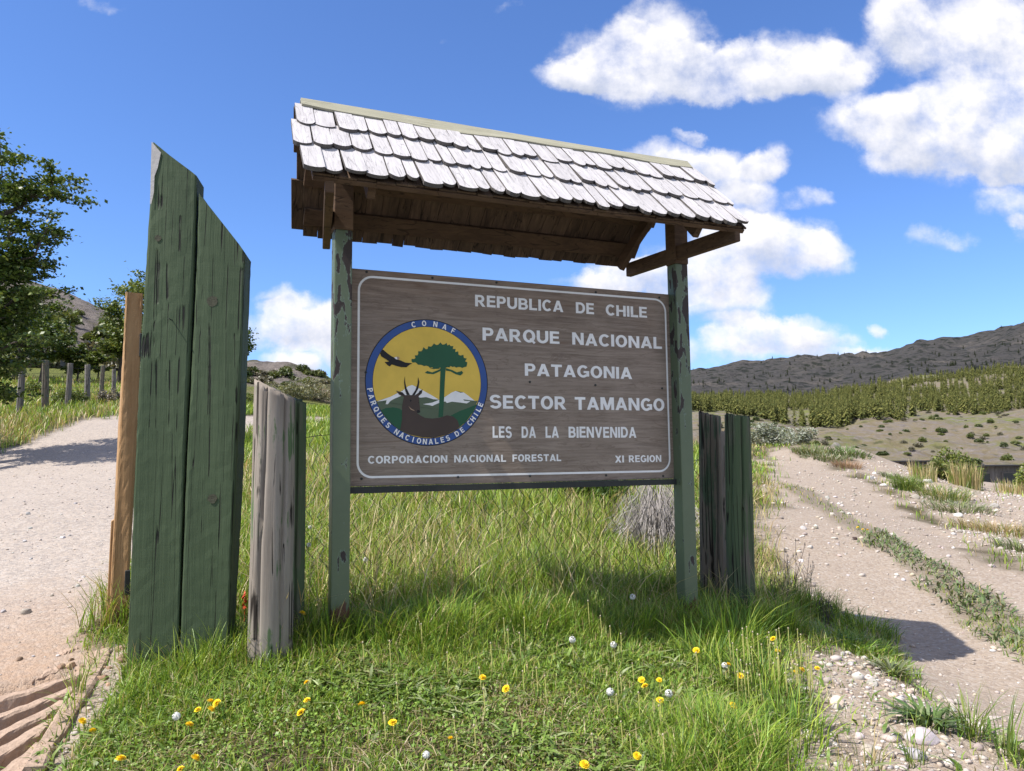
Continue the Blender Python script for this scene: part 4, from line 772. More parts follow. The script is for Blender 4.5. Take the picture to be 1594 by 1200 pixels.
# --- broad leaves of the low plants in the lawn
x, y = scatter(26000, 3.1, 6.3, -.75, .85, pw=.8); cv, st = cover(x, y); u, v = uv_of(x, y); cl = fbm(x * 1.6, y * 1.6, 3, 61) + .5
keep = (RNG.uniform(0, 1, len(x)) < cv * np.clip((cl - .30) * 3.2, 0, 1)) & (v < .3); x, y, st = x[keep], y[keep], st[keep]
h = RNG.uniform(.035, .115, len(x)); V, F, C = blades(x, y, H(x, y) + .012, h, RNG.uniform(.011, .026, len(x)), RNG.uniform(.6, 2.0, len(x)), pal(len(x), [(0.145, 0.225, 0.04), (0.20, 0.285, 0.065), (0.105, 0.17, 0.035), (0.27, 0.31, 0.14)]), profile=(.35, 1.0, .9))
tag(link('lawn_leaves', np_mesh('lawn_leaves', V, F, M['leaf'], True, C)), 'low broad leaves of clover and dandelion in the lawn', 'ground cover', kind='stuff')
x, y = scatter(60000, 3.1, 5.6, -.75, .8, pw=.8); cv, st = cover(x, y); cl = fbm(x * 1.3 + 9, y * 1.3, 3, 63) + .5
keep = (RNG.uniform(0, 1, len(x)) < cv * np.clip((cl - .38) * 4, 0, 1)); x, y = x[keep], y[keep]
P = np.stack([x, y, H(x, y) + RNG.uniform(.02, .075, len(x))], -1); V, F, C = leaves(P, np.full(len(x), .017), pal(len(x), [(0.135, 0.225, 0.035), (0.20, 0.29, 0.06)]), flat=1.2, asp=.85)
tag(link('clover_leaves', np_mesh('clover_leaves', V, F, M['leaf'], False, C)), 'tiny clover leaves matting the lawn', 'ground cover', kind='stuff')
x, y = scatter(60000, 5.5, 26, .1, .85, rng=np.random.default_rng(5)); l_, r_2, st, _, _, _ = zones(x, y); cl = fbm(x * 1.1 + 4, y * 1.1, 3, 67) + .5
keep = (RNG.uniform(0, 1, len(x)) < (st > .35) * (r_2 > .4) * np.clip((cl - .38) * 4, 0, 1) * np.where(y > 12, .5, 1)); x, y = x[keep], y[keep]; h = RNG.uniform(.05, .13, len(x)); V, F, C = blades(x, y, H(x, y), h, RNG.uniform(.012, .026, len(x)), RNG.uniform(.5, 1.8, len(x)), pal(len(x), [(0.13, 0.175, 0.075), (0.17, 0.21, 0.10), (0.10, 0.15, 0.05), (0.2, 0.22, 0.1)]), profile=(.4, 1.0, .85))
tag(link('track_plants', np_mesh('track_plants', V, F, M['leaf'], True, C)), 'grey green leafy growth along the middle of the dirt track', 'ground cover', kind='stuff')
# --- field behind the fence
x, y = scatter(250000, 5.4, 48, -.80, .95, pw=1.35); cv, st = cover(x, y); u, v = uv_of(x, y); cl = fbm(x * .8, y * .8, 4, 71) + .5
keep = (RNG.uniform(0, 1, len(x)) < cv) & ((v > .25) | (u < -1.6) | (u > 4)); keep &= ~((x / y > .36) & (RNG.uniform(0, 1, len(x)) < np.where(y > 20, .93, .72)))
x, y, v, cl = [a[keep] for a in (x, y, v, cl)]; left = (x / y < -.35)
h = (.20 + .32 * cl) * RNG.uniform(.55, 1.3, len(x)) * np.where(x / y > .30, .4, 1) * np.where(sdpoly(P_STRIP, x, y) > -.1, .45, 1); sc = np.clip(y / 7, 1, 6); yl = fbm(x * .35 + 3, y * .25, 3, 73) + .5
gcol = pal(len(x), GREENS, [4, 3, 5, 1]); sw = RNG.uniform(0, 1, len(x)) < np.clip((yl - .40) * 1.0, .03, .35) + np.where(left | (x / y > .3), .2, 0); gcol[sw] = pal(int(sw.sum()), STRAW, var=.2)
V, F, C = blades(x, y, H(x, y), h, RNG.uniform(.005, .010, len(x)) * sc, RNG.uniform(.1, .8, len(x)), gcol)
tag(link('field_grass', np_mesh('field_grass', V, F, M['grass'], True, C)), 'tall yellowish grass of the field behind the fence', 'grass', kind='stuff')
# --- straw stalks
x, y = scatter(5200, 4.9, 14, -.35, .36); cv, st = cover(x, y); u, v = uv_of(x, y); keep = (RNG.uniform(0, 1, len(x)) < cv) & (v > -.1) & (u > -.6); x, y = x[keep], y[keep]
V, F, C = blades(x, y, H(x, y), RNG.uniform(.3, .62, len(x)), RNG.uniform(.003, .006, len(x)) * np.clip(y / 7, 1, 2), RNG.uniform(.1, 1.2, len(x)), pal(len(x), STRAW), profile=(.7, .7, 1.3))
tag(link('dry_stalks', np_mesh('dry_stalks', V, F, M['grass'], True, C)), 'dry straw coloured stalks in the field grass', 'grass', kind='stuff')

# ---------------------------------------------------------------- stones
def ico(sub_=1):
    bm = bmesh.new(); bmesh.ops.create_icosphere(bm, subdivisions=sub_, radius=1); V = np.array([v.co[:] for v in bm.verts]); F = np.array([[v.index for v in f.verts] for f in bm.faces]); bm.free(); return V, F
I1, I2, I3 = ico(1), ico(2), ico(3)
def stones(x, y, r, rng, ic=I1, sink=.25, cols=((0.50, 0.45, 0.40), (0.42, 0.37, 0.33), (0.56, 0.53, 0.50), (0.36, 0.31, 0.27), (0.50, 0.42, 0.34))):
    n = len(x); V0, F0 = ic; k = len(V0); ax = rng.uniform(.55, 1.25, (n, 1, 3)); ax[:, :, 2] *= .65; V = V0[None] * ax * (1 + rng.normal(0, .12, (n, k, 1)))
    a = rng.uniform(0, 2 * np.pi, n); c, s = np.cos(a)[:, None], np.sin(a)[:, None]; X = V[..., 0] * c - V[..., 1] * s; Y = V[..., 0] * s + V[..., 1] * c
    z = H(x, y); V = np.stack([X * r[:, None] + x[:, None], Y * r[:, None] + y[:, None], V[..., 2] * r[:, None] + (z + r * .45 * (1 - sink * 2))[:, None]], -1)
    F = F0[None] + (np.arange(n) * k)[:, None, None]; return V.reshape(-1, 3), F.reshape(-1, 3), np.repeat(pal(n, cols, var=.13, rng=rng), k, 0)
rg = np.random.default_rng(23); xs_, ys_ = [], []
x, y = scatter(120000, 3.2, 24, -.75, .85, pw=1.1, rng=rg); l, r, st, pb, bm_, br = zones(x, y)
edge = np.maximum(l * .15, r * (1 - st) * .15); dn = np.maximum.reduce([edge, pb * .95, bm_ * .55, br * .5, sstep(-.05, .02, sdpoly(P_GRID, x, y)) * .5]) * np.clip(fbm(x * 1.5, y * 1.5, 3, 91) + .75, .15, 1); keep = rg.uniform(0, 1, len(x)) < dn; x, y, pb = x[keep], y[keep], pb[keep]
r_ = np.exp(rg.normal(-4.85, .58, len(x))) * np.clip(y / 6, .8, 1.8) * (1 + .45 * pb); r_ = np.clip(r_, .003, .045) * (1 - .45 * l[keep])
V, F, C = stones(x, y, r_, rg); tag(link('pebbles', np_mesh('pebbles', V, F, M['stone'], False, C)), 'loose pale pebbles on the roadsides and bank', 'gravel', kind='stuff')
def stone_thing(px, py, wpx, label, cols=None, hs=1.0, k=0):
    a = at(px, py, 60); r = wpx * a[1] / FPX / 2; g = np.random.default_rng(100 + k); V0, F0 = I3; V = V0.copy(); V *= np.array([1.05, .75, .62 * hs]); V *= (1 + .02 * g.normal(size=(len(V), 1)) + .25 * fbm(V[:, 0] * 1.3 + k * 3, V[:, 1] * 1.3 + V[:, 2], 3, k)[:, None]); q = 1.1 - .15 * (k % 3); V[:, 2] = np.minimum(V[:, 2], .5 * q)
    for _ in range(7):
        d_ = g.normal(size=3); d_[2] = abs(d_[2]); d_ /= np.linalg.norm(d_); ex = np.maximum(V @ d_ - g.uniform(.42, .62), 0); V = V - ex[:, None] * d_[None] * .92
    V = V * r; col = pal(1, cols or [(0.52, 0.47, 0.42), (0.44, 0.38, 0.33), (0.55, 0.52, 0.5)], rng=g); me = np_mesh('stone', V, F0, M['stone'], True, np.repeat(col, len(V), 0)); o = link('stone', me); o.location = (a[0], a[1], h1(a[0], a[1]) + r * .18); o.rotation_euler = (0, 0, g.uniform(0, 6)); return tag(o, label, 'stone', 'loose stones')
stone_thing(1440, 1158, 50, 'white angular stone lying on the gravel bank in the right corner', [(0.56, 0.54, 0.52)], .8, 1)
stone_thing(42, 946, 22, 'pale rounded stone lying on the gravel road above the cattle guard', None, 1, 2)
stone_thing(1305, 1098, 34, 'tan stone half buried in the pebble bank', [(0.50, 0.41, 0.33)], .8, 3)
stone_thing(1330, 838, 11, 'small dark stone near the dandelions in the track middle', [(0.09, 0.06, 0.055)], 1, 4)
stone_thing(1422, 1180, 38, 'light grey stone beside the white angular stone', [(0.55, 0.53, 0.52)], .7, 5)
STL = 'loose pale stone scattered along the dirt track and gravel bank'
g = random.Random(8)
for k in range(58):
    if k < 26: px, py, w = g.uniform(1225, 1560), g.uniform(1040, 1195), g.uniform(12, 30)
    elif k < 46: px = g.uniform(1330, 1590); py = 715 + (px - 1330) * .30 + g.uniform(0, 70) * (.3 + (px - 1330) / 400); w = g.uniform(8, 18)
    else: px, py, w = g.uniform(1195, 1330), g.uniform(760, 930), g.uniform(6, 14)
    stone_thing(px, py, w, STL, None, g.uniform(.7, 1.1), 10 + k)
for k in range(10): stone_thing(g.uniform(0, 150), g.uniform(760, 960), g.uniform(6, 12), 'loose grey stone lying on the pale gravel road', [(0.42, 0.40, 0.39)], .9, 90 + k)
for k, (px, py, w) in enumerate([(1287, 692, 22), (1302, 697, 18)]): stone_thing(px, py, w, ['grey boulder at the crest of the dirt track', 'smaller boulder next to the crest boulder'][k], [(0.24, 0.215, 0.20)], 1.4, 110 + k)
# clods by the cattle guard
for k in range(34): stone_thing(g.uniform(10, 192) if k < 14 else g.uniform(108, 192), g.uniform(1010, 1160) if k < 14 else g.uniform(1000, 1075), g.uniform(6, 20), 'brown clod of dry soil around the cattle guard below the pine post', [(0.30, 0.20, 0.13), (0.36, 0.25, 0.17)], 1, 130 + k)

# ---------------------------------------------------------------- dandelions
M['spent'] = mat_plain('spent_head', (0.42, 0.36, 0.25), .9, .3, 80, .2)
def flower_mesh():
    g = np.random.default_rng(3); V = []; F = []
    for ring, (n, r0, r1, z0, z1) in enumerate(((22, .002, .021, .002, .004), (20, .002, .017, .004, .010), (16, .001, .012, .006, .014), (10, 0, .006, .008, .016))):
        for k in range(n):
            a = 2 * math.pi * (k + .5 * (ring % 2)) / n + g.normal(0, .08); w = .0030; b = len(V); c, s = math.cos(a), math.sin(a); rr = r1 * g.uniform(.85, 1.1)
            V += [(c * r0 - s * w * .4, s * r0 + c * w * .4, z0), (c * r0 + s * w * .4, s * r0 - c * w * .4, z0), (c * rr + s * w, s * rr - c * w, z1 + g.normal(0, .001)), (c * rr - s * w, s * rr + c * w, z1)]; F.append((b, b + 1, b + 2, b + 3))
    return np_mesh('flower_head', np.array(V), np.array(F), M['petal'])
def puff_mesh():
    g = np.random.default_rng(4); V = []; F = []
    for k in range(150):
        d = g.normal(size=3); d /= np.linalg.norm(d); a = np.cross(d, g.normal(size=3)); a /= np.linalg.norm(a); c = np.cross(d, a); p = d * .019; b = len(V)
        V += [p + a * .0042 - d * .001, p + c * .0042, p - a * .0042 - d * .001, p - c * .0042]; F.append((b, b + 1, b + 2, b + 3))
    V0, F0 = I1; b = len(V); me = np_mesh('seed_head', np.concatenate([np.array(V), V0 * .005]), [np.array(F), F0 + b], [M['puff'], M['spent']], midx=[0] * 150 + [1] * len(F0)); return me
def knob_mesh():
    V0, F0 = I1; return np_mesh('spent_head', V0 * np.array([.0048, .0048, .007]), F0, M['spent'], True)
FM, PM, KM = flower_mesh(), puff_mesh(), knob_mesh()
_st = MB(); _st.tube([(0, 0, 0), (.012, .004, .45), (.004, 0, 1)], [.0026, .0022, .0020], 5); SM = _st.mesh('stem', M['stem'], smooth=True)
def dandelion(px, py, dpx, head, name, label, cat, group, tilt=.3, k=0):
    a = at(px, py + dpx, 60); d = ray(px, py); y = a[1]; x = d[0] / d[1] * y; z0 = h1(x, y); hh = max(.03, CZ + d[2] / d[1] * y - z0); g = random.Random(k * 7 + 1)
    t = thing(name, (x, y, z0), label, cat, g.uniform(-.6, .6), group); s = link('stem', SM, t); s.scale = (1, 1, hh)
    f = link({'f': 'flower_head', 'p': 'seed_head', 'k': 'spent_head'}[head], {'f': FM, 'p': PM, 'k': KM}[head], t); f.location = (.004, 0, hh - .003 + (.012 if head == 'p' else 0)); f.rotation_euler = (g.uniform(.1, .7) if head == 'f' else 0, g.uniform(-.3, .3), g.uniform(0, 6)); sc = g.uniform(.8, 1.15); f.scale = (sc,) * 3
YEL = [(127,1122),(143,1137),(186,1182),(307,1105),(326,1092),(337,1094),(327,1104),(293,1128),(302,1180),(280,1197),(468,1109),(477,1090),(477,1062),(562,1097),(750,1055),(787,1072),(998,1058),(1003,1068),(1025,1058),(1026,1090),(1132,1035),(1140,1098),(1151,1052),(990,1176),(908,1190),(1083,1012),(1237,1046),(1247,1042),(1271,1040),(1209,1013),(1203,994),(700,1150),(610,1125)]
for k, (px, py) in enumerate(YEL): dandelion(px, py, 34, 'f', 'dandelion', 'yellow dandelion blooming in the front lawn below the sign', 'dandelion', 'yellow dandelions in the lawn', k=k)
for k, (px, py) in enumerate([(1335, 821), (1343, 824), (1350, 825)]): dandelion(px, py, 5, 'f', 'dandelion', 'yellow dandelion on the grassy middle of the dirt track', 'dandelion', 'yellow dandelions on the track', k=40 + k)
dandelion(469, 955, 62, 'f', 'dandelion', 'dandelion on a long leaning stem against the grey split post', 'dandelion', k=50, group=None)
for k, (px, py, dp) in enumerate([(273,1118,50),(1040,1082,40),(949,1080,40),(1127,1038,40),(954,1006,50),(890,998,50),(662,1178,40),(984,931,60)]): dandelion(px, py, dp, 'p', 'seed_head_dandelion', 'white dandelion seed head standing in the front lawn', 'seed head', 'white seed heads in the lawn', k=60 + k)
for k, (px, py, dp) in enumerate([(480,850,70),(568,873,60),(778,790,20),(966,817,40),(482,822,60)]): dandelion(px, py, dp, 'p', 'seed_head_dandelion', 'white dandelion seed head in the tall grass behind the chain link fence', 'seed head', 'white seed heads in the field', k=75 + k)
g = random.Random(21)
for k in range(90):
    if k < 48: px, py, dp = g.uniform(1130, 1262), g.uniform(975, 1050), g.uniform(60, 95)
    else: px, py, dp = g.uniform(560, 1130), g.uniform(930, 1150), g.uniform(50, 80)
    dandelion(px, py, dp, 'k', 'spent_dandelion', 'thin spent dandelion stalk with a small pale tip', 'spent dandelion', 'spent dandelion stalks', k=100 + k)

# ---------------------------------------------------------------- tufts and low plants
def tuft(px, py, name, label, cat, n, h, spread, w, cols, group=None, lean=(.3, 1.2), k=0, mt='grass', ymax=60, profile=(1, .85, .55), base=None):
    a = at(px, py, ymax) if base is None else base; g = np.random.default_rng(300 + k); rr = spread * np.sqrt(g.uniform(0, 1, n)); th = g.uniform(0, 2 * np.pi, n); x, y = rr * np.cos(th), rr * np.sin(th); z = H(a[0] + x, a[1] + y) - h1(a[0], a[1])
    V, F, C = blades(x, y, z, h * g.uniform(.45, 1.15, n), w * g.uniform(.6, 1.3, n), g.uniform(*lean, n), pal(n, cols, rng=g), g, th + g.normal(0, .6, n), profile)
    o = link(name, np_mesh(name, V, F, M[mt], True, C)); o.location = (a[0], a[1], h1(a[0], a[1])); return tag(o, label, cat, group)
GG = [(0.13, 0.20, 0.03), (0.09, 0.15, 0.03), (0.2, 0.24, 0.06)]; GREY = [(0.19, 0.22, 0.11), (0.24, 0.26, 0.15), (0.14, 0.18, 0.075)]
tuft(1413, 765, 'grass_tuft', 'bright green grass tuft at the right edge of the dirt track', 'grass tuft', 420, .42, .30, .014, GG, 'roadside tufts', k=1)
tuft(1398, 748, 'low_plant', 'grey green low plant just behind the bright grass tuft', 'plant', 240, .22, .42, .022, GREY, 'roadside plants', (.5, 1.8), 2, 'leaf')
tuft(1285, 712, 'low_plant', 'flat grey green plant on the right edge near the track crest', 'plant', 380, .20, .75, .03, GREY, 'roadside plants', (.5, 1.8), 3, 'leaf')
tuft(1322, 708, 'low_plant', 'green plant beside the boulders at the crest', 'plant', 300, .26, .6, .03, [(0.10, 0.15, 0.04), (0.14, 0.18, 0.07)], 'roadside plants', (.4, 1.6), 4, 'leaf')
tuft(1262, 704, 'low_plant', 'small green plant in front of the silver bush', 'plant', 280, .26, .55, .028, [(0.13, 0.17, 0.06), (0.2, 0.2, 0.08)], 'roadside plants', (.4, 1.6), 5, 'leaf')
tuft(1492, 796, 'low_plant', 'spreading grey green plant on the stony roadside berm', 'plant', 380, .24, .62, .016, GREY, 'roadside plants', (.7, 2.2), 6, 'leaf')
tuft(1470, 780, 'grass_tuft', 'yellowish grass clump behind the spreading berm plant', 'grass tuft', 420, .42, .5, .012, GG + STRAW[:1], 'roadside tufts', k=7)
tuft(1560, 835, 'grass_tuft', 'rusty dry grass clump on the berm at the right edge', 'grass tuft', 700, .26, .75, .010, [(0.30, 0.22, 0.10), (0.17, 0.2, 0.06), (0.38, 0.3, 0.15)], 'roadside tufts', k=8)
tuft(1320, 728, 'grass_tuft', 'reddish brown dry tuft at the road edge', 'grass tuft', 260, .26, .4, .012, [(0.26, 0.15, 0.09), (0.33, 0.22, 0.13)], 'roadside tufts', k=9)
tuft(1590, 860, 'low_plant', 'dark green plant cut by the right picture edge above the track', 'plant', 260, .2, .35, .016, GREY, 'roadside plants', (.4, 1.6), 10, 'leaf')
tuft(1390, 1050, 'low_plant', 'green rosette plant at the tip of the shadow on the bank', 'plant', 60, .15, .05, .022, GREY, 'bank plants', (.4, 1.6), 11, 'leaf', profile=(.5, 1, .8))
tuft(1450, 1132, 'low_plant', 'leafy green plant beside the white angular stone', 'plant', 90, .15, .10, .024, [(0.12, 0.18, 0.06), (0.09, 0.15, 0.04)], 'bank plants', (.4, 1.8), 12, 'leaf', profile=(.5, 1, .8))
tuft(1512, 1150, 'grass_tuft', 'yellow green grass tuft on the gravel bank right of the white stone', 'grass tuft', 70, .30, .06, .007, GG, 'bank tufts', (.2, 1.1), 13)
tuft(1425, 1195, 'grass_tuft', 'thin grass tuft at the bottom of the gravel bank', 'grass tuft', 26, .28, .05, .006, GG, 'bank tufts', (.1, .8), 14)
tuft(1340, 1190, 'grass_tuft', 'sparse reddish grass stalks on the pebbles near the lawn edge', 'grass tuft', 40, .22, .10, .005, STRAW + GG[:1], 'bank tufts', (.1, .8), 15)
tuft(1565, 1180, 'grass_tuft', 'tall grass blades in the bottom right corner', 'grass tuft', 22, .42, .05, .008, GG, 'bank tufts', (.1, .6), 16)
tuft(1322, 1005, 'grass_tuft', 'grass growing in the shadowed bank edge', 'grass tuft', 420, .17, .30, .008, GREENS, 'bank tufts', (.3, 1.3), 17)
tuft(1340, 980, 'grass_tuft', 'shaded grass patch on the bank below the dry weeds', 'grass tuft', 420, .20, .32, .008, GREENS, 'bank tufts', (.3, 1.3), 18)
tuft(120, 1085, 'grass_tuft', 'thin flowering grass beside the cattle guard beam', 'grass tuft', 26, .26, .04, .006, GG + STRAW[:1], 'timber foot tufts', (.1, .5), 19)
for k, (px, py, hh) in enumerate([(310, 1060, .34), (350, 1040, .36), (265, 1075, .3), (372, 1010, .3)]): tuft(px, py, 'grass_tuft', ['feathery grass tuft at the middle of the green timbers foot', 'tall feathery grass at the right foot of the shorter green timber', 'grass tuft at the left foot of the pointed green timber', 'grass tuft between green timber and grey split post'][k], 'grass tuft', 110, hh, .12, .006, GREENS + [(0.2, 0.26, 0.06)], 'timber foot tufts', (.15, .9), 20 + k)
for k, (px, py, hh, n_) in enumerate([(1145, 1010, .42, 260), (1200, 985, .36, 260), (1100, 1035, .3, 160), (980, 985, .34, 220), (820, 985, .34, 200), (690, 985, .36, 220), (590, 1000, .32, 200), (515, 1010, .3, 150), (1175, 1080, .34, 160), (1225, 1150, .3, 200), (1150, 1180, .28, 200)]):
    tuft(px, py, 'grass_tuft', ['dark tall tuft hiding the rusty foot of the right sign post', 'tall tuft in front of the cleft green log post', 'tuft left of the right sign post foot', 'tuft under the right half of the panel', 'tuft under the panel middle', 'tuft under the emblem', 'tuft just right of the left sign post foot', 'tuft at the left sign post foot', 'tuft among the spent dandelions by the bank', 'tuft at the lawn edge beside the pebbles', 'tuft near the bottom lawn edge left of the pebbles'][k], 'grass tuft', n_, hh, .20, .007, GREENS, 'tall tufts below the sign', (.15, 1.0), 30 + k)
# dry weeds on the bank
def weed(px, py, name, label, h, n, k, col=(0.10, 0.075, 0.055)):
    a = at(px, py, 60); g = random.Random(k); b = MB()
    for i in range(n):
        top = Vector((g.uniform(-.14, .14), g.uniform(-.1, .1), h * g.uniform(.6, 1))); r0 = Vector((g.uniform(-.05, .05), g.uniform(-.05, .05), -.02)); mid = r0.lerp(top, .5) + Vector((g.uniform(-.03, .03), 0, 0)); b.tube([r0, mid, top], [.0035, .0028, .0018], 4)
        for j in range(g.randint(1, 4)):
            t = g.uniform(.35, .9); s = r0.lerp(top, t); b.tube([s, s + Vector((g.uniform(-.09, .09), g.uniform(-.06, .06), g.uniform(.03, .1)))], [.002, .0014], 3)
        b.tube([top, top + Vector((0, 0, .03))], [.006, .002], 4)
    o = b.build(name, M['wire']); o.location = (a[0], a[1], h1(*a)); return tag(o, label, 'dry weed', 'dry weeds on the bank')
weed(1232, 945, 'dry_weed', 'tall dark dry weed stalks beside the green log post', .62, 7, 1); weed(1255, 925, 'dry_weed', 'bent dry weed leaning over the dirt track edge', .42, 6, 2); weed(1215, 960, 'dry_weed', 'short tangled dry weed in the grass near the log posts', .4, 8, 3); weed(1290, 975, 'dry_weed', 'low dry twigs on the bank above the shaded grass', .25, 9, 4); weed(770, 860, 'dry_weed', 'broken brown weed stem standing in the field behind the fence', .55, 4, 5)
# shrubs as leaf clouds
def shrub(px, py, name, label, cat, rx, rz, n, ls, cols, k=0, y=None, group=None, twigs=14, mt='leaf', flat=.5, base=None, ry=None):
    if base is None:
        if y is None: a = at(px, py, 500)
        else: d = ray(px, py); a = np.array([d[0] / d[1] * y, y])
    else: a = base
    g = np.random.default_rng(500 + k); z0 = h1(a[0], a[1]); ry = ry or rx * .8; t = thing(name, (a[0], a[1], z0), label, cat, 0, group); nb = max(5, int(twigs * 1.4)); B = g.normal(size=(nb, 3)); B /= np.linalg.norm(B, axis=1)[:, None]; B *= g.uniform(.35, .95, (nb, 1)); B[:, 2] = np.abs(B[:, 2]) * .85 + .12
    rb = g.uniform(.22, .42, nb); wh = g.integers(0, nb, n); d = g.normal(size=(n, 3)); d /= np.linalg.norm(d, axis=1)[:, None]; P = B[wh] + d * (rb[wh] * g.uniform(.3, 1, n) ** .5)[:, None]; P[:, 2] = np.abs(P[:, 2]); P = P * np.array([rx, ry, rz])
    V, F, C = leaves(P, np.full(n, ls), pal(n, cols, rng=g), g, flat); link('foliage', np_mesh('foliage', V, F, M[mt], False, C), t)
    b = MB()
    for i in range(twigs): q = B[i % nb] * np.array([rx, ry, rz]); b.tube([(q[0] * .08, q[1] * .08, -.1), (q[0] * .4, q[1] * .4, q[2] * .55), tuple(q)], [.03 * rz, .02 * rz, .008 * rz], 4)
    b.build('branches', M['bark'], t); return t
shrub(1212, 694, 'silver_bush', 'silvery grey bush at the crest of the dirt track', 'bush', 1.25, .75, 5200, .085, [(0.30, 0.32, 0.26), (0.22, 0.25, 0.18), (0.38, 0.39, 0.33)], 1, y=26.5)
shrub(1482, 742, 'willow_shrub', 'upright yellow green shrub beyond the berm left of the sheds', 'shrub', .85, 1.05, 3800, .085, [(0.13, 0.17, 0.03), (0.09, 0.13, 0.025), (0.2, 0.22, 0.05)], 2, y=24, twigs=22)
shrub(1612, 745, 'willow_shrub', 'yellow green shrub cut by the right picture edge', 'shrub', .55, .95, 2600, .085, [(0.13, 0.17, 0.03), (0.2, 0.22, 0.05)], 3, y=22, twigs=18)
shrub(1455, 732, 'willow_shrub', 'low green shrub in the dip left of the upright yellow shrub', 'shrub', .7, .5, 1600, .09, [(0.12, 0.16, 0.04), (0.2, 0.2, 0.07)], 4, y=23)
for k, (px, py, hh, sp) in enumerate([(1512, 750, .75, .25), (1496, 750, .7, .3), (1572, 760, .4, .4), (1437, 740, .5, .35)]): tuft(px, py, 'reed_clump', ['tall pale dry reeds left of the shed window', 'dry reeds in front of the upright yellow shrub', 'short straw reeds below the sheds', 'short reeds by the low dip shrub'][k], 'reeds', 170, hh, sp, .022, STRAW + GG[:1], 'reed clumps', (.03, .35), 60 + k, base=np.array([ray(px, py)[0] / ray(px, py)[1] * 21, 21]))
shrub(912, 768, 'green_shrub', 'dark leafy green shrub behind the fence below the panel', 'shrub', .62, .62, 5200, .05, [(0.05, 0.10, 0.02), (0.08, 0.14, 0.03)], 5, y=11.2, twigs=20)
# grey twiggy brush
a = np.array([ray(1022, 830)[0] / ray(1022, 830)[1] * 8.4, 8.4]); t = thing('dry_brush', (a[0], a[1], h1(*a)), 'heap of grey leafless brush behind the right end of the fence', 'brush'); g = random.Random(9); b = MB()
for i in range(620):
    ph = g.uniform(0, 2 * math.pi); r = g.uniform(.1, 1); top = Vector((math.cos(ph) * .52 * r, math.sin(ph) * .4 * r, (.95 - .45 * r * r) * g.uniform(.55, 1.05))); ro = Vector((math.cos(ph) * .16 * r, math.sin(ph) * .16 * r, 0)); mid = ro.lerp(top, .55) + Vector((g.uniform(-.05, .05), g.uniform(-.05, .05), .06)); en = top + Vector((math.cos(ph) * .12, math.sin(ph) * .1, -.22 * g.uniform(.2, 1))); b.tube([ro, mid, top, en], [.0045, .0035, .0028, .002], 3, cap=False)
M['twig'] = mat_plain('grey_twig', (0.34, 0.31, 0.29), .9, .35, 12, .2); b.build('twigs', M['twig'], t)

# ---------------------------------------------------------------- trees
def tree(name, label, base, limbs, trunk_r, leaf_n, ls, cols, k=0, group=None, twl=.8, pad=(.34, .16), cat='tree', trunk_pts=None, sub_n=9):
    """limbs: list of (start fraction on trunk, end point relative to base)"""
    g = random.Random(k); gn = np.random.default_rng(700 + k); t = thing(name, base, label, cat, 0, group); b = MB(); tp = [Vector(p) for p in trunk_pts]
    b.tube(tp, [trunk_r * (1.25 - .85 * i / (len(tp) - 1)) for i in range(len(tp))], 10)
    def onT(f): f = f * (len(tp) - 1); i = min(int(f), len(tp) - 2); return tp[i].lerp(tp[i + 1], f - i)
    tips = []
    for (f, e_) in limbs:
        a = onT(f); e2 = Vector(e_); L = (e2 - a).length; n = 7; pts = []
        for i in range(n + 1):
            s = i / n; p = a.lerp(e2, s) + Vector((0, 0, .10 * L * math.sin(math.pi * s))) + Vector((g.uniform(-1, 1), g.uniform(-1, 1), g.uniform(-1, 1))) * .035 * L * (0 if i in (0,) else 1); pts.append(p)
        r0 = trunk_r * .42 * min(1, L / 3); b.tube(pts, [r0 * (1 - .85 * i / n) for i in range(n + 1)], 6)
        for j in range(int(sub_n * max(.6, L / 2.5))):
            s = g.uniform(.3, 1.0); i = min(int(s * n), n - 1); p = pts[i].lerp(pts[i + 1], s * n - i); d = Vector((g.uniform(-1, 1), g.uniform(-1, 1), g.uniform(-.45, .55))).normalized() + (e2 - a).normalized() * .5; q = p + d * twl * g.uniform(.4, 1.1); q2 = q + (d + Vector((0, 0, g.uniform(-.5, .3)))) * twl * .4
            b.tube([p, q, q2], [r0 * .22 + .004, r0 * .12 + .003, .003], 4, cap=False); tips += [q, q2, p.lerp(q, .6)]
    b.build('trunk', M['bark'], t); T = np.array([p[:] for p in tips]); wt = gn.uniform(.3, 1, len(T)); wh = gn.choice(len(T), leaf_n, p=wt / wt.sum()); P = T[wh] + gn.normal(0, 1, (leaf_n, 3)) * np.array([pad[0], pad[0], pad[1]]) * gn.uniform(.4, 1, (leaf_n, 1))
    V, F, C = leaves(P, np.full(leaf_n, ls), pal(leaf_n, cols, rng=gn), gn, .6, .7); link('crown', np_mesh('crown', V, F, M['leaf'], False, C), t); return t
DK = [(0.055, 0.095, 0.018), (0.085, 0.13, 0.022), (0.04, 0.07, 0.016), (0.125, 0.165, 0.035)]
TY = 19.0; tb = ray(-70, 640); tb = Vector((tb[0] / tb[1] * TY, TY, 0)); tb.z = h1(tb.x, tb.y)
def rel(px, py, dy=0.0): return on_depth(px - 34 - .12 * max(px, 0), py + 24 - .03 * (py - 215), TY + dy) - tb
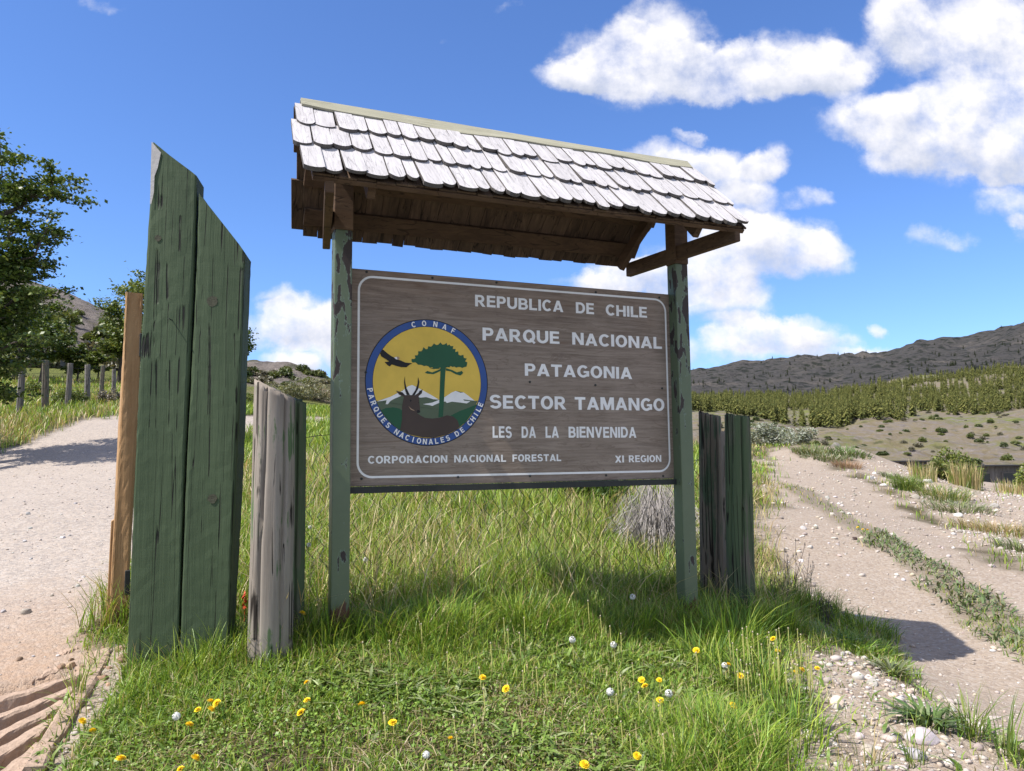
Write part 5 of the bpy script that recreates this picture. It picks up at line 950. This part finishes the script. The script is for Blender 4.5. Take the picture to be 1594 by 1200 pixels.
LM = [(.95, (-60, 215, 0)), (.95, (10, 215, .4)), (.9, (58, 242, -.6)), (.85, (112, 262, .2)), (.8, (138, 280, -.3)), (.7, (75, 300, 1.0)), (.6, (140, 345, .2)), (.55, (105, 378, -.6)), (.5, (72, 398, .8)), (.5, (50, 340, -1.2)), (.9, (-120, 230, 0)), (.8, (-10, 270, 1.4)), (.75, (-20, 300, -1.5)),
      (.45, (88, 440, -.4)), (.4, (70, 470, .6)), (.35, (95, 520, -.2)), (.3, (70, 550, .5)), (.3, (40, 580, -.4)), (.25, (18, 605, .3)), (.4, (10, 470, -1.6)), (.4, (-10, 500, 1.5)), (.3, (20, 530, 1.2)), (.55, (5, 400, 1.8)), (.55, (30, 430, -1.4)), (.2, (-20, 600, -.8)), (.6, (-180, 350, 0)), (.5, (-180, 450, .8)), (.3, (-160, 560, -.6)), (.35, (45, 500, .2)), (.28, (55, 520, -1.0)), (.45, (40, 455, .9))]
tree('southern_beech', 'large dark leafy tree leaning in from the left picture edge', tb, [(f, rel(*q)) for f, q in LM], .24, 35000, .105, DK, 1, None, .62, (.19, .085), trunk_pts=[(0, 0, -.3), (.1, 0, 1.2), (-.05, .1, 2.6), (.2, 0, 4.2), (.35, .1, 5.8), (.3, 0, 7.2)], sub_n=9)
def small_tree(px, py, top, wpx, y, label, cols, k, ls, n, group='trees on the left slope'):
    d = ray(px, py); b0 = Vector((d[0] / d[1] * y, y, 0)); b0.z = h1(b0.x, b0.y); hh = CZ + ray(px, top)[2] / ray(px, top)[1] * y - b0.z; w = wpx * y / FPX / 2; g = random.Random(k); L = []
    for i in range(16): a = g.uniform(0, 6.28); s = g.uniform(.3, 1); zz = g.uniform(.35, 1.0); rr = math.sin(math.pi * min(.95, max(.12, 1.05 - zz))) ** .6; L.append((min(.9, zz * .75), (math.cos(a) * w * s * rr, math.sin(a) * w * s * rr, hh * (zz * .85 + .1))))
    return tree('small_tree', label, b0, L, .05 * hh * .45, n, ls, cols, k, group, hh * .13, (hh * .055, hh * .03), trunk_pts=[(0, 0, -.3), (.05 * hh, 0, hh * .3), (0, .03 * hh, hh * .6), (.02 * hh, 0, hh * .9)], sub_n=5)
LT = [(0.11, 0.15, 0.03), (0.08, 0.12, 0.025), (0.15, 0.18, 0.05)]
small_tree(182, 600, 468, 60, 44, 'small pale green tree on the slope behind the raw pine post', LT, 31, .16, 5200)
small_tree(232, 610, 420, 130, 40, 'tree on the slope mostly hidden behind the pointed green timber', LT, 32, .15, 9000)
small_tree(352, 640, 505, 140, 42, 'dark tree hidden behind the timbers with one branch showing right', DK, 33, .15, 8000)
small_tree(60, 605, 490, 100, 42, 'dark tree on the slope behind the large beech', DK, 34, .15, 9000)
small_tree(118, 602, 540, 60, 44, 'small dark tree beyond the old fence posts', DK, 35, .15, 4200)
small_tree(20, 600, 440, 120, 46, 'taller dark tree behind the beech at the left picture edge', DK, 36, .16, 10000)
small_tree(150, 600, 545, 46, 46, 'olive tree low on the slope near the raw pine post', LT, 37, .15, 3200)
for k, (px, py, w, hh, y, cols, lb) in enumerate([(112, 618, .8, .8, 30, LT, 'bright green bush at the foot of the old fence posts'), (174, 617, .55, .75, 31, [(0.2, 0.18, 0.15), (0.27, 0.25, 0.21)], 'grey leafless bush beside the last old fence post'), (55, 612, .7, .6, 33, LT, 'low green bush between the two left fence posts'), (395, 628, 1.2, .8, 46, LT, 'low bush in the field behind the grey split post'), (440, 622, 2.2, 1.6, 58, [(0.13, 0.14, 0.07), (0.18, 0.18, 0.1)], 'olive bush below the rock outcrop'), (490, 622, 2.4, 1.7, 62, [(0.14, 0.15, 0.08), (0.2, 0.19, 0.11)], 'pale olive bush right below the rock outcrop')]):
    shrub(px, py, 'bush', lb, 'bush', w, hh, 2200, .09 * y / 32, cols, 20 + k, y=y, group='bushes by the field', twigs=12)
# hillside scrub bushes
BM = []
for k in range(3):
    g = np.random.default_rng(60 + k); n = 420; d = g.normal(size=(n, 3)); d /= np.linalg.norm(d, axis=1)[:, None]; P = d * g.uniform(.45, 1, (n, 1)) * np.array([1, 1, .75]) * (1 + .35 * fbm(d[:, 0] * 2 + 7, d[:, 1] * 2 + d[:, 2], 2, k))[:, None]; P[:, 2] = np.abs(P[:, 2]); V, F, C = leaves(P, np.full(n, .26), pal(n, [[(0.055, 0.08, 0.025), (0.08, 0.10, 0.03)], [(0.10, 0.13, 0.035), (0.14, 0.16, 0.05)], [(0.10, 0.095, 0.06), (0.14, 0.13, 0.085)]][k], rng=g), g, .4, .8); BM.append(np_mesh('scrub_bush', V, F, M['leaf'], False, C))
g = random.Random(77)
def bush_copy(px, py, s, y=None, k=None, label='', group=''):
    a = at(px, py, 1200); 
    if a[1] > 1100 or a[1] < 58 or (px > 800 and a[1] < 125): return
    o = link('scrub_bush', BM[g.randrange(3) if k is None else k]); o.location = (a[0], a[1], h1(a[0], a[1]) - .1); ss = s * g.uniform(.35, 1.3); o.scale = (ss * g.uniform(.9, 1.5), ss, ss * g.uniform(.8, 1.7)); o.rotation_euler = (0, 0, g.uniform(0, 6)); tag(o, label, 'bush', group)
for i in range(130): px = g.uniform(20, 520); bush_copy(px, g.uniform(442 + px * .33 if px < 300 else 578, 600), 1.5 if px < 300 else .55, label='dark scrub bush growing on the rocky left slope', group='scrub on the left slope')
for i in range(185): px = g.uniform(1085, 1600); bush_copy(px, g.uniform(648, 705) if px < 1300 else (642 + 86 * g.random() ** 1.7), 1.1, label='scrub bush on the dry bench across the valley', group='scrub across the valley')
# ---------------------------------------------------------------- old fence on the left
OF = [(31, 612, 563, 13), (71, 618, 561, 13), (106, 606, 566, 10), (137, 600, 568, 10), (157, 612, 569, 8), (178, 600, 575, 8)]
pts = []
for k, (px, pb_, pt, w) in enumerate(OF):
    a = on_depth(px, pb_, 27 + k * 1.2); z = h1(a.x, a.y); p = Vector((a.x, a.y, z)); hh = CZ + ray(px, pt)[2] / ray(px, pt)[1] * a.y - z; pts.append((p, hh))
    round_post('old_fence_post', ['leftmost grey fence post under the beech crown', 'darker fence post second from the left', 'fence post behind the bright green bush', 'fence post between green bush and dark post', 'dark fence post near the grey leafless bush', 'last small fence post beside the raw pine post'][k], p, w * a.y / FPX / 2.5, hh, (.1, 0), M['oldgrey'] if k in (0, 2, 3, 5) else M['dbrown'], group='old fence posts', seed=40 + k, lean=(.03 * (-1) ** k, 0), cracks=((-1.4, .06, .08),))
of = thing('wire_fence', pts[0][0], 'thin wire mesh strung between the old fence posts', 'fence'); b = MB(); o0 = pts[0][0]
for i in range(5):
    (p0, h0), (p1, h1_) = pts[i], pts[i + 1]
    for j in range(6): b.tube([p0 - o0 + Vector((0, -.05, h0 * (.15 + .15 * j))), p1 - o0 + Vector((0, -.05, h1_ * (.15 + .15 * j)))], .006, 3)
b.build('wire_mesh', M['wire'], of)

# ---------------------------------------------------------------- conifer plantation and mountain trees
def conifer(k):
    g = np.random.default_rng(800 + k); V = []; F = []; C = []; nl = 13
    for l in range(nl):
        z0 = .08 + .90 * (l / nl); r = .205 * (1 - l / nl) ** .8 * (.72 + .28 * min(1, l / 3)) + .010; n = 9
        for i in range(n):
            a = 2 * math.pi * (i + g.uniform(-.4, .4)) / n; rr = r * g.uniform(.45, 1.25); zz = z0 - .045 * g.uniform(.2, 1.6); da = .26 * g.uniform(.6, 1.3); b = len(V); h = .07 * g.uniform(.8, 1.3)
            V += [(0, 0, z0 + h), (math.cos(a - da) * rr * .8, math.sin(a - da) * rr * .8, zz), (math.cos(a) * rr, math.sin(a) * rr, zz + .015), (math.cos(a + da) * rr * .8, math.sin(a + da) * rr * .8, zz)]; F.append((b, b + 1, b + 2, b + 3)); c = np.array([(0.118, 0.128, 0.036), (0.08, 0.095, 0.03), (0.165, 0.165, 0.05)][g.integers(0, 3)]) * g.uniform(.75, 1.25); C += [c] * 4
    b = len(V)
    for q in range(4): V += [(.015 * math.cos(q * 1.57), .015 * math.sin(q * 1.57), 0), (.012 * math.cos(q * 1.57), .012 * math.sin(q * 1.57), .3)]; C += [np.array((.05, .04, .03))] * 2
    for q in range(4): F.append((b + 2 * q, b + 2 * ((q + 1) % 4), b + 2 * ((q + 1) % 4) + 1, b + 2 * q + 1))
    return np.array(V), np.array(F), np.array(C)
CF = [conifer(k) for k in range(5)]; CM = [np_mesh('conifer', V, F, M['needle'], False, C) for V, F, C in CF]
g = np.random.default_rng(31); lst = []
UB = lambda px: np.interp(px, [1000, 1080, 1250, 1350, 1450, 1594, 1750], [628, 626, 615, 600, 590, 574, 562]); LB = lambda px: np.interp(px, [1000, 1080, 1170, 1230, 1300, 1330, 1360, 1420, 1500, 1594, 1750], [636, 640, 648, 664, 668, 660, 652, 655, 650, 636, 628])
tries = 0
while len(lst) < 7000 and tries < 40000:
    tries += 1; px = g.uniform(960, 1760); y = math.exp(g.uniform(math.log(235), math.log(720))); x = (px - 797) / FPX * y; lst.append((x, y)) if False else None
    z = h1(x, y) if False else None; lst.append((px, x, y))
A = np.array(lst); zz = H(A[:, 1], A[:, 2]); V3 = np.stack([A[:, 1], A[:, 2], zz - CZ], -1); dep = V3 @ np.array(_fw); PY = 600 - FPX * (V3 @ np.array(_up)) / dep; PX = 797 + FPX * (V3 @ np.array(_rt)) / dep
clear = (fbm(PX / 45, PY / 9, 3, 15) < -.20 + .17 * np.clip(1 - (LB(PX) - PY) / 14, 0, 1)) | ((PX > 1225) & (PX < 1300) & (PY > 640) & (PY < 662) & (PX < 1262))
ok = (PY > UB(PX)) & (PY < LB(PX)) & ~clear; A = A[ok]; zz = zz[ok]; PXo = PX[ok]; o_ = np.argsort(A[:, 2]); A = A[o_]; zz = zz[o_]; PXo = PXo[o_]
vis = (PXo > 1075) & (PXo < 1600); near_i = np.where(vis)[0][:300]; nset = set(near_i.tolist()); SV_, SF_, SC_ = [], [], []; off = 0
for i in range(len(A)):
    hgt_ = g.uniform(4.5, 10.5); k = int(g.integers(0, 5)); rz0 = g.uniform(0, 6.28); fat = g.uniform(.85, 1.3)
    if i in nset:
        o = link('conifer', CM[k]); o.location = (A[i, 1], A[i, 2], zz[i] - .2); o.scale = (hgt_ * fat, hgt_ * fat, hgt_); o.rotation_euler = (0, 0, rz0); tag(o, 'olive green conifer at the lower edge of the plantation across the valley', 'conifer', 'conifers of the plantation')
    else:
        V, F, C = CF[k]; c, s = math.cos(rz0), math.sin(rz0); SV_.append(np.stack([(V[:, 0] * c - V[:, 1] * s) * hgt_ * fat + A[i, 1], (V[:, 0] * s + V[:, 1] * c) * hgt_ * fat + A[i, 2], V[:, 2] * hgt_ + zz[i] - .2], -1)); SF_.append(F + off); SC_.append(C); off += len(V)
tag(link('conifer_wood', np_mesh('conifer_wood', np.concatenate(SV_), np.concatenate(SF_), M['needle'], False, np.concatenate(SC_))), 'farther conifers of the plantation reading as one olive wood', 'wood', kind='stuff')
# dark trees on the mountain
SV_, SF_, SC_ = [], [], []; off = 0; n = 520; y = np.exp(g.uniform(math.log(800), math.log(1620), n)); x = y * g.uniform(.2, .72, n); cl = fbm(x / 120, y / 200, 3, 33); keep = (cl > .02) | (g.uniform(0, 1, n) < .25); x, y = x[keep], y[keep]; zz = H(x, y)
for i in range(len(x)):
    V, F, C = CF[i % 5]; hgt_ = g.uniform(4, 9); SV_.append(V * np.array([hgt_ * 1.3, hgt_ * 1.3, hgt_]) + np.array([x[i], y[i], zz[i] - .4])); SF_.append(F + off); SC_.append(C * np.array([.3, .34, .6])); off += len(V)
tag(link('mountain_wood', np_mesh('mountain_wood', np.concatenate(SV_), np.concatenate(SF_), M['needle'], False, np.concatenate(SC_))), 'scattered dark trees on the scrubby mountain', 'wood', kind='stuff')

# ---------------------------------------------------------------- sheds below the berm
def shed(px, pyb, y, wpx, hpx, rz, label, windows, k):
    a = on_depth(px, pyb, y); z = h1(a.x, a.y); t = thing('wooden_shed', (a.x, a.y, z), label, 'shed', rz, 'sheds below the road'); w = wpx * y / FPX; top = CZ + ray(px, pyb - hpx)[2] / ray(px, pyb - hpx)[1] * y - z; dp = 3.2; e2 = top - .18
    b = MB(); nb_ = max(6, int(w / .16)); g = random.Random(k)
    for i in range(nb_): x0 = -w / 2 + w * i / nb_; b.box((x0 + .004, g.uniform(0, .012), -.3), (x0 + w / nb_ - .004, .05, e2))
    b.box((-w / 2, .05, -.3), (w / 2, dp, e2 - .05)); b.build('wall', M['shedwood'], t)
    b = MB(); b.prism([(-w / 2 - .3, -.35, e2), (-w / 2 - .3, dp + .3, e2 - .20), (-w / 2 - .3, dp + .3, e2 - .15), (-w / 2 - .3, dp / 2, e2 + .02), (-w / 2 - .3, -.35, e2 + .05)], (w + .6, 0, 0)); b.build('roof', M['roofdark'], t)
    for (fx, ww, hh) in windows:
        cx = -w / 2 + fx * w; zc = e2 - .28 - hh / 2; b = MB(); b.box((cx - ww / 2, -.035, zc - hh / 2), (cx + ww / 2, -.005, zc + hh / 2)); wn = b.build('window', M['glass'], t); b = MB(); f_ = .05
        for (p, q) in (((cx - ww / 2 - f_, zc + hh / 2), (cx + ww / 2 + f_, zc + hh / 2 + f_)), ((cx - ww / 2 - f_, zc - hh / 2 - f_), (cx + ww / 2 + f_, zc - hh / 2)), ((cx - ww / 2 - f_, zc - hh / 2), (cx - ww / 2, zc + hh / 2)), ((cx + ww / 2, zc - hh / 2), (cx + ww / 2 + f_, zc + hh / 2))): b.box((p[0], -.045, p[1]), (q[0], -.002, q[1]))
        b.build('frame', M['shedwood'], wn)
shed(1556, 752, 30, 78, 34, .15, 'weathered grey board shed with two dark windows behind the reeds', [(.14, .55, .6), (.72, .55, .6)], 1)
shed(1415, 745, 34, 62, 33, .1, 'low shed of which the dark roof shows behind the berm', [(.5, .5, .5)], 2)
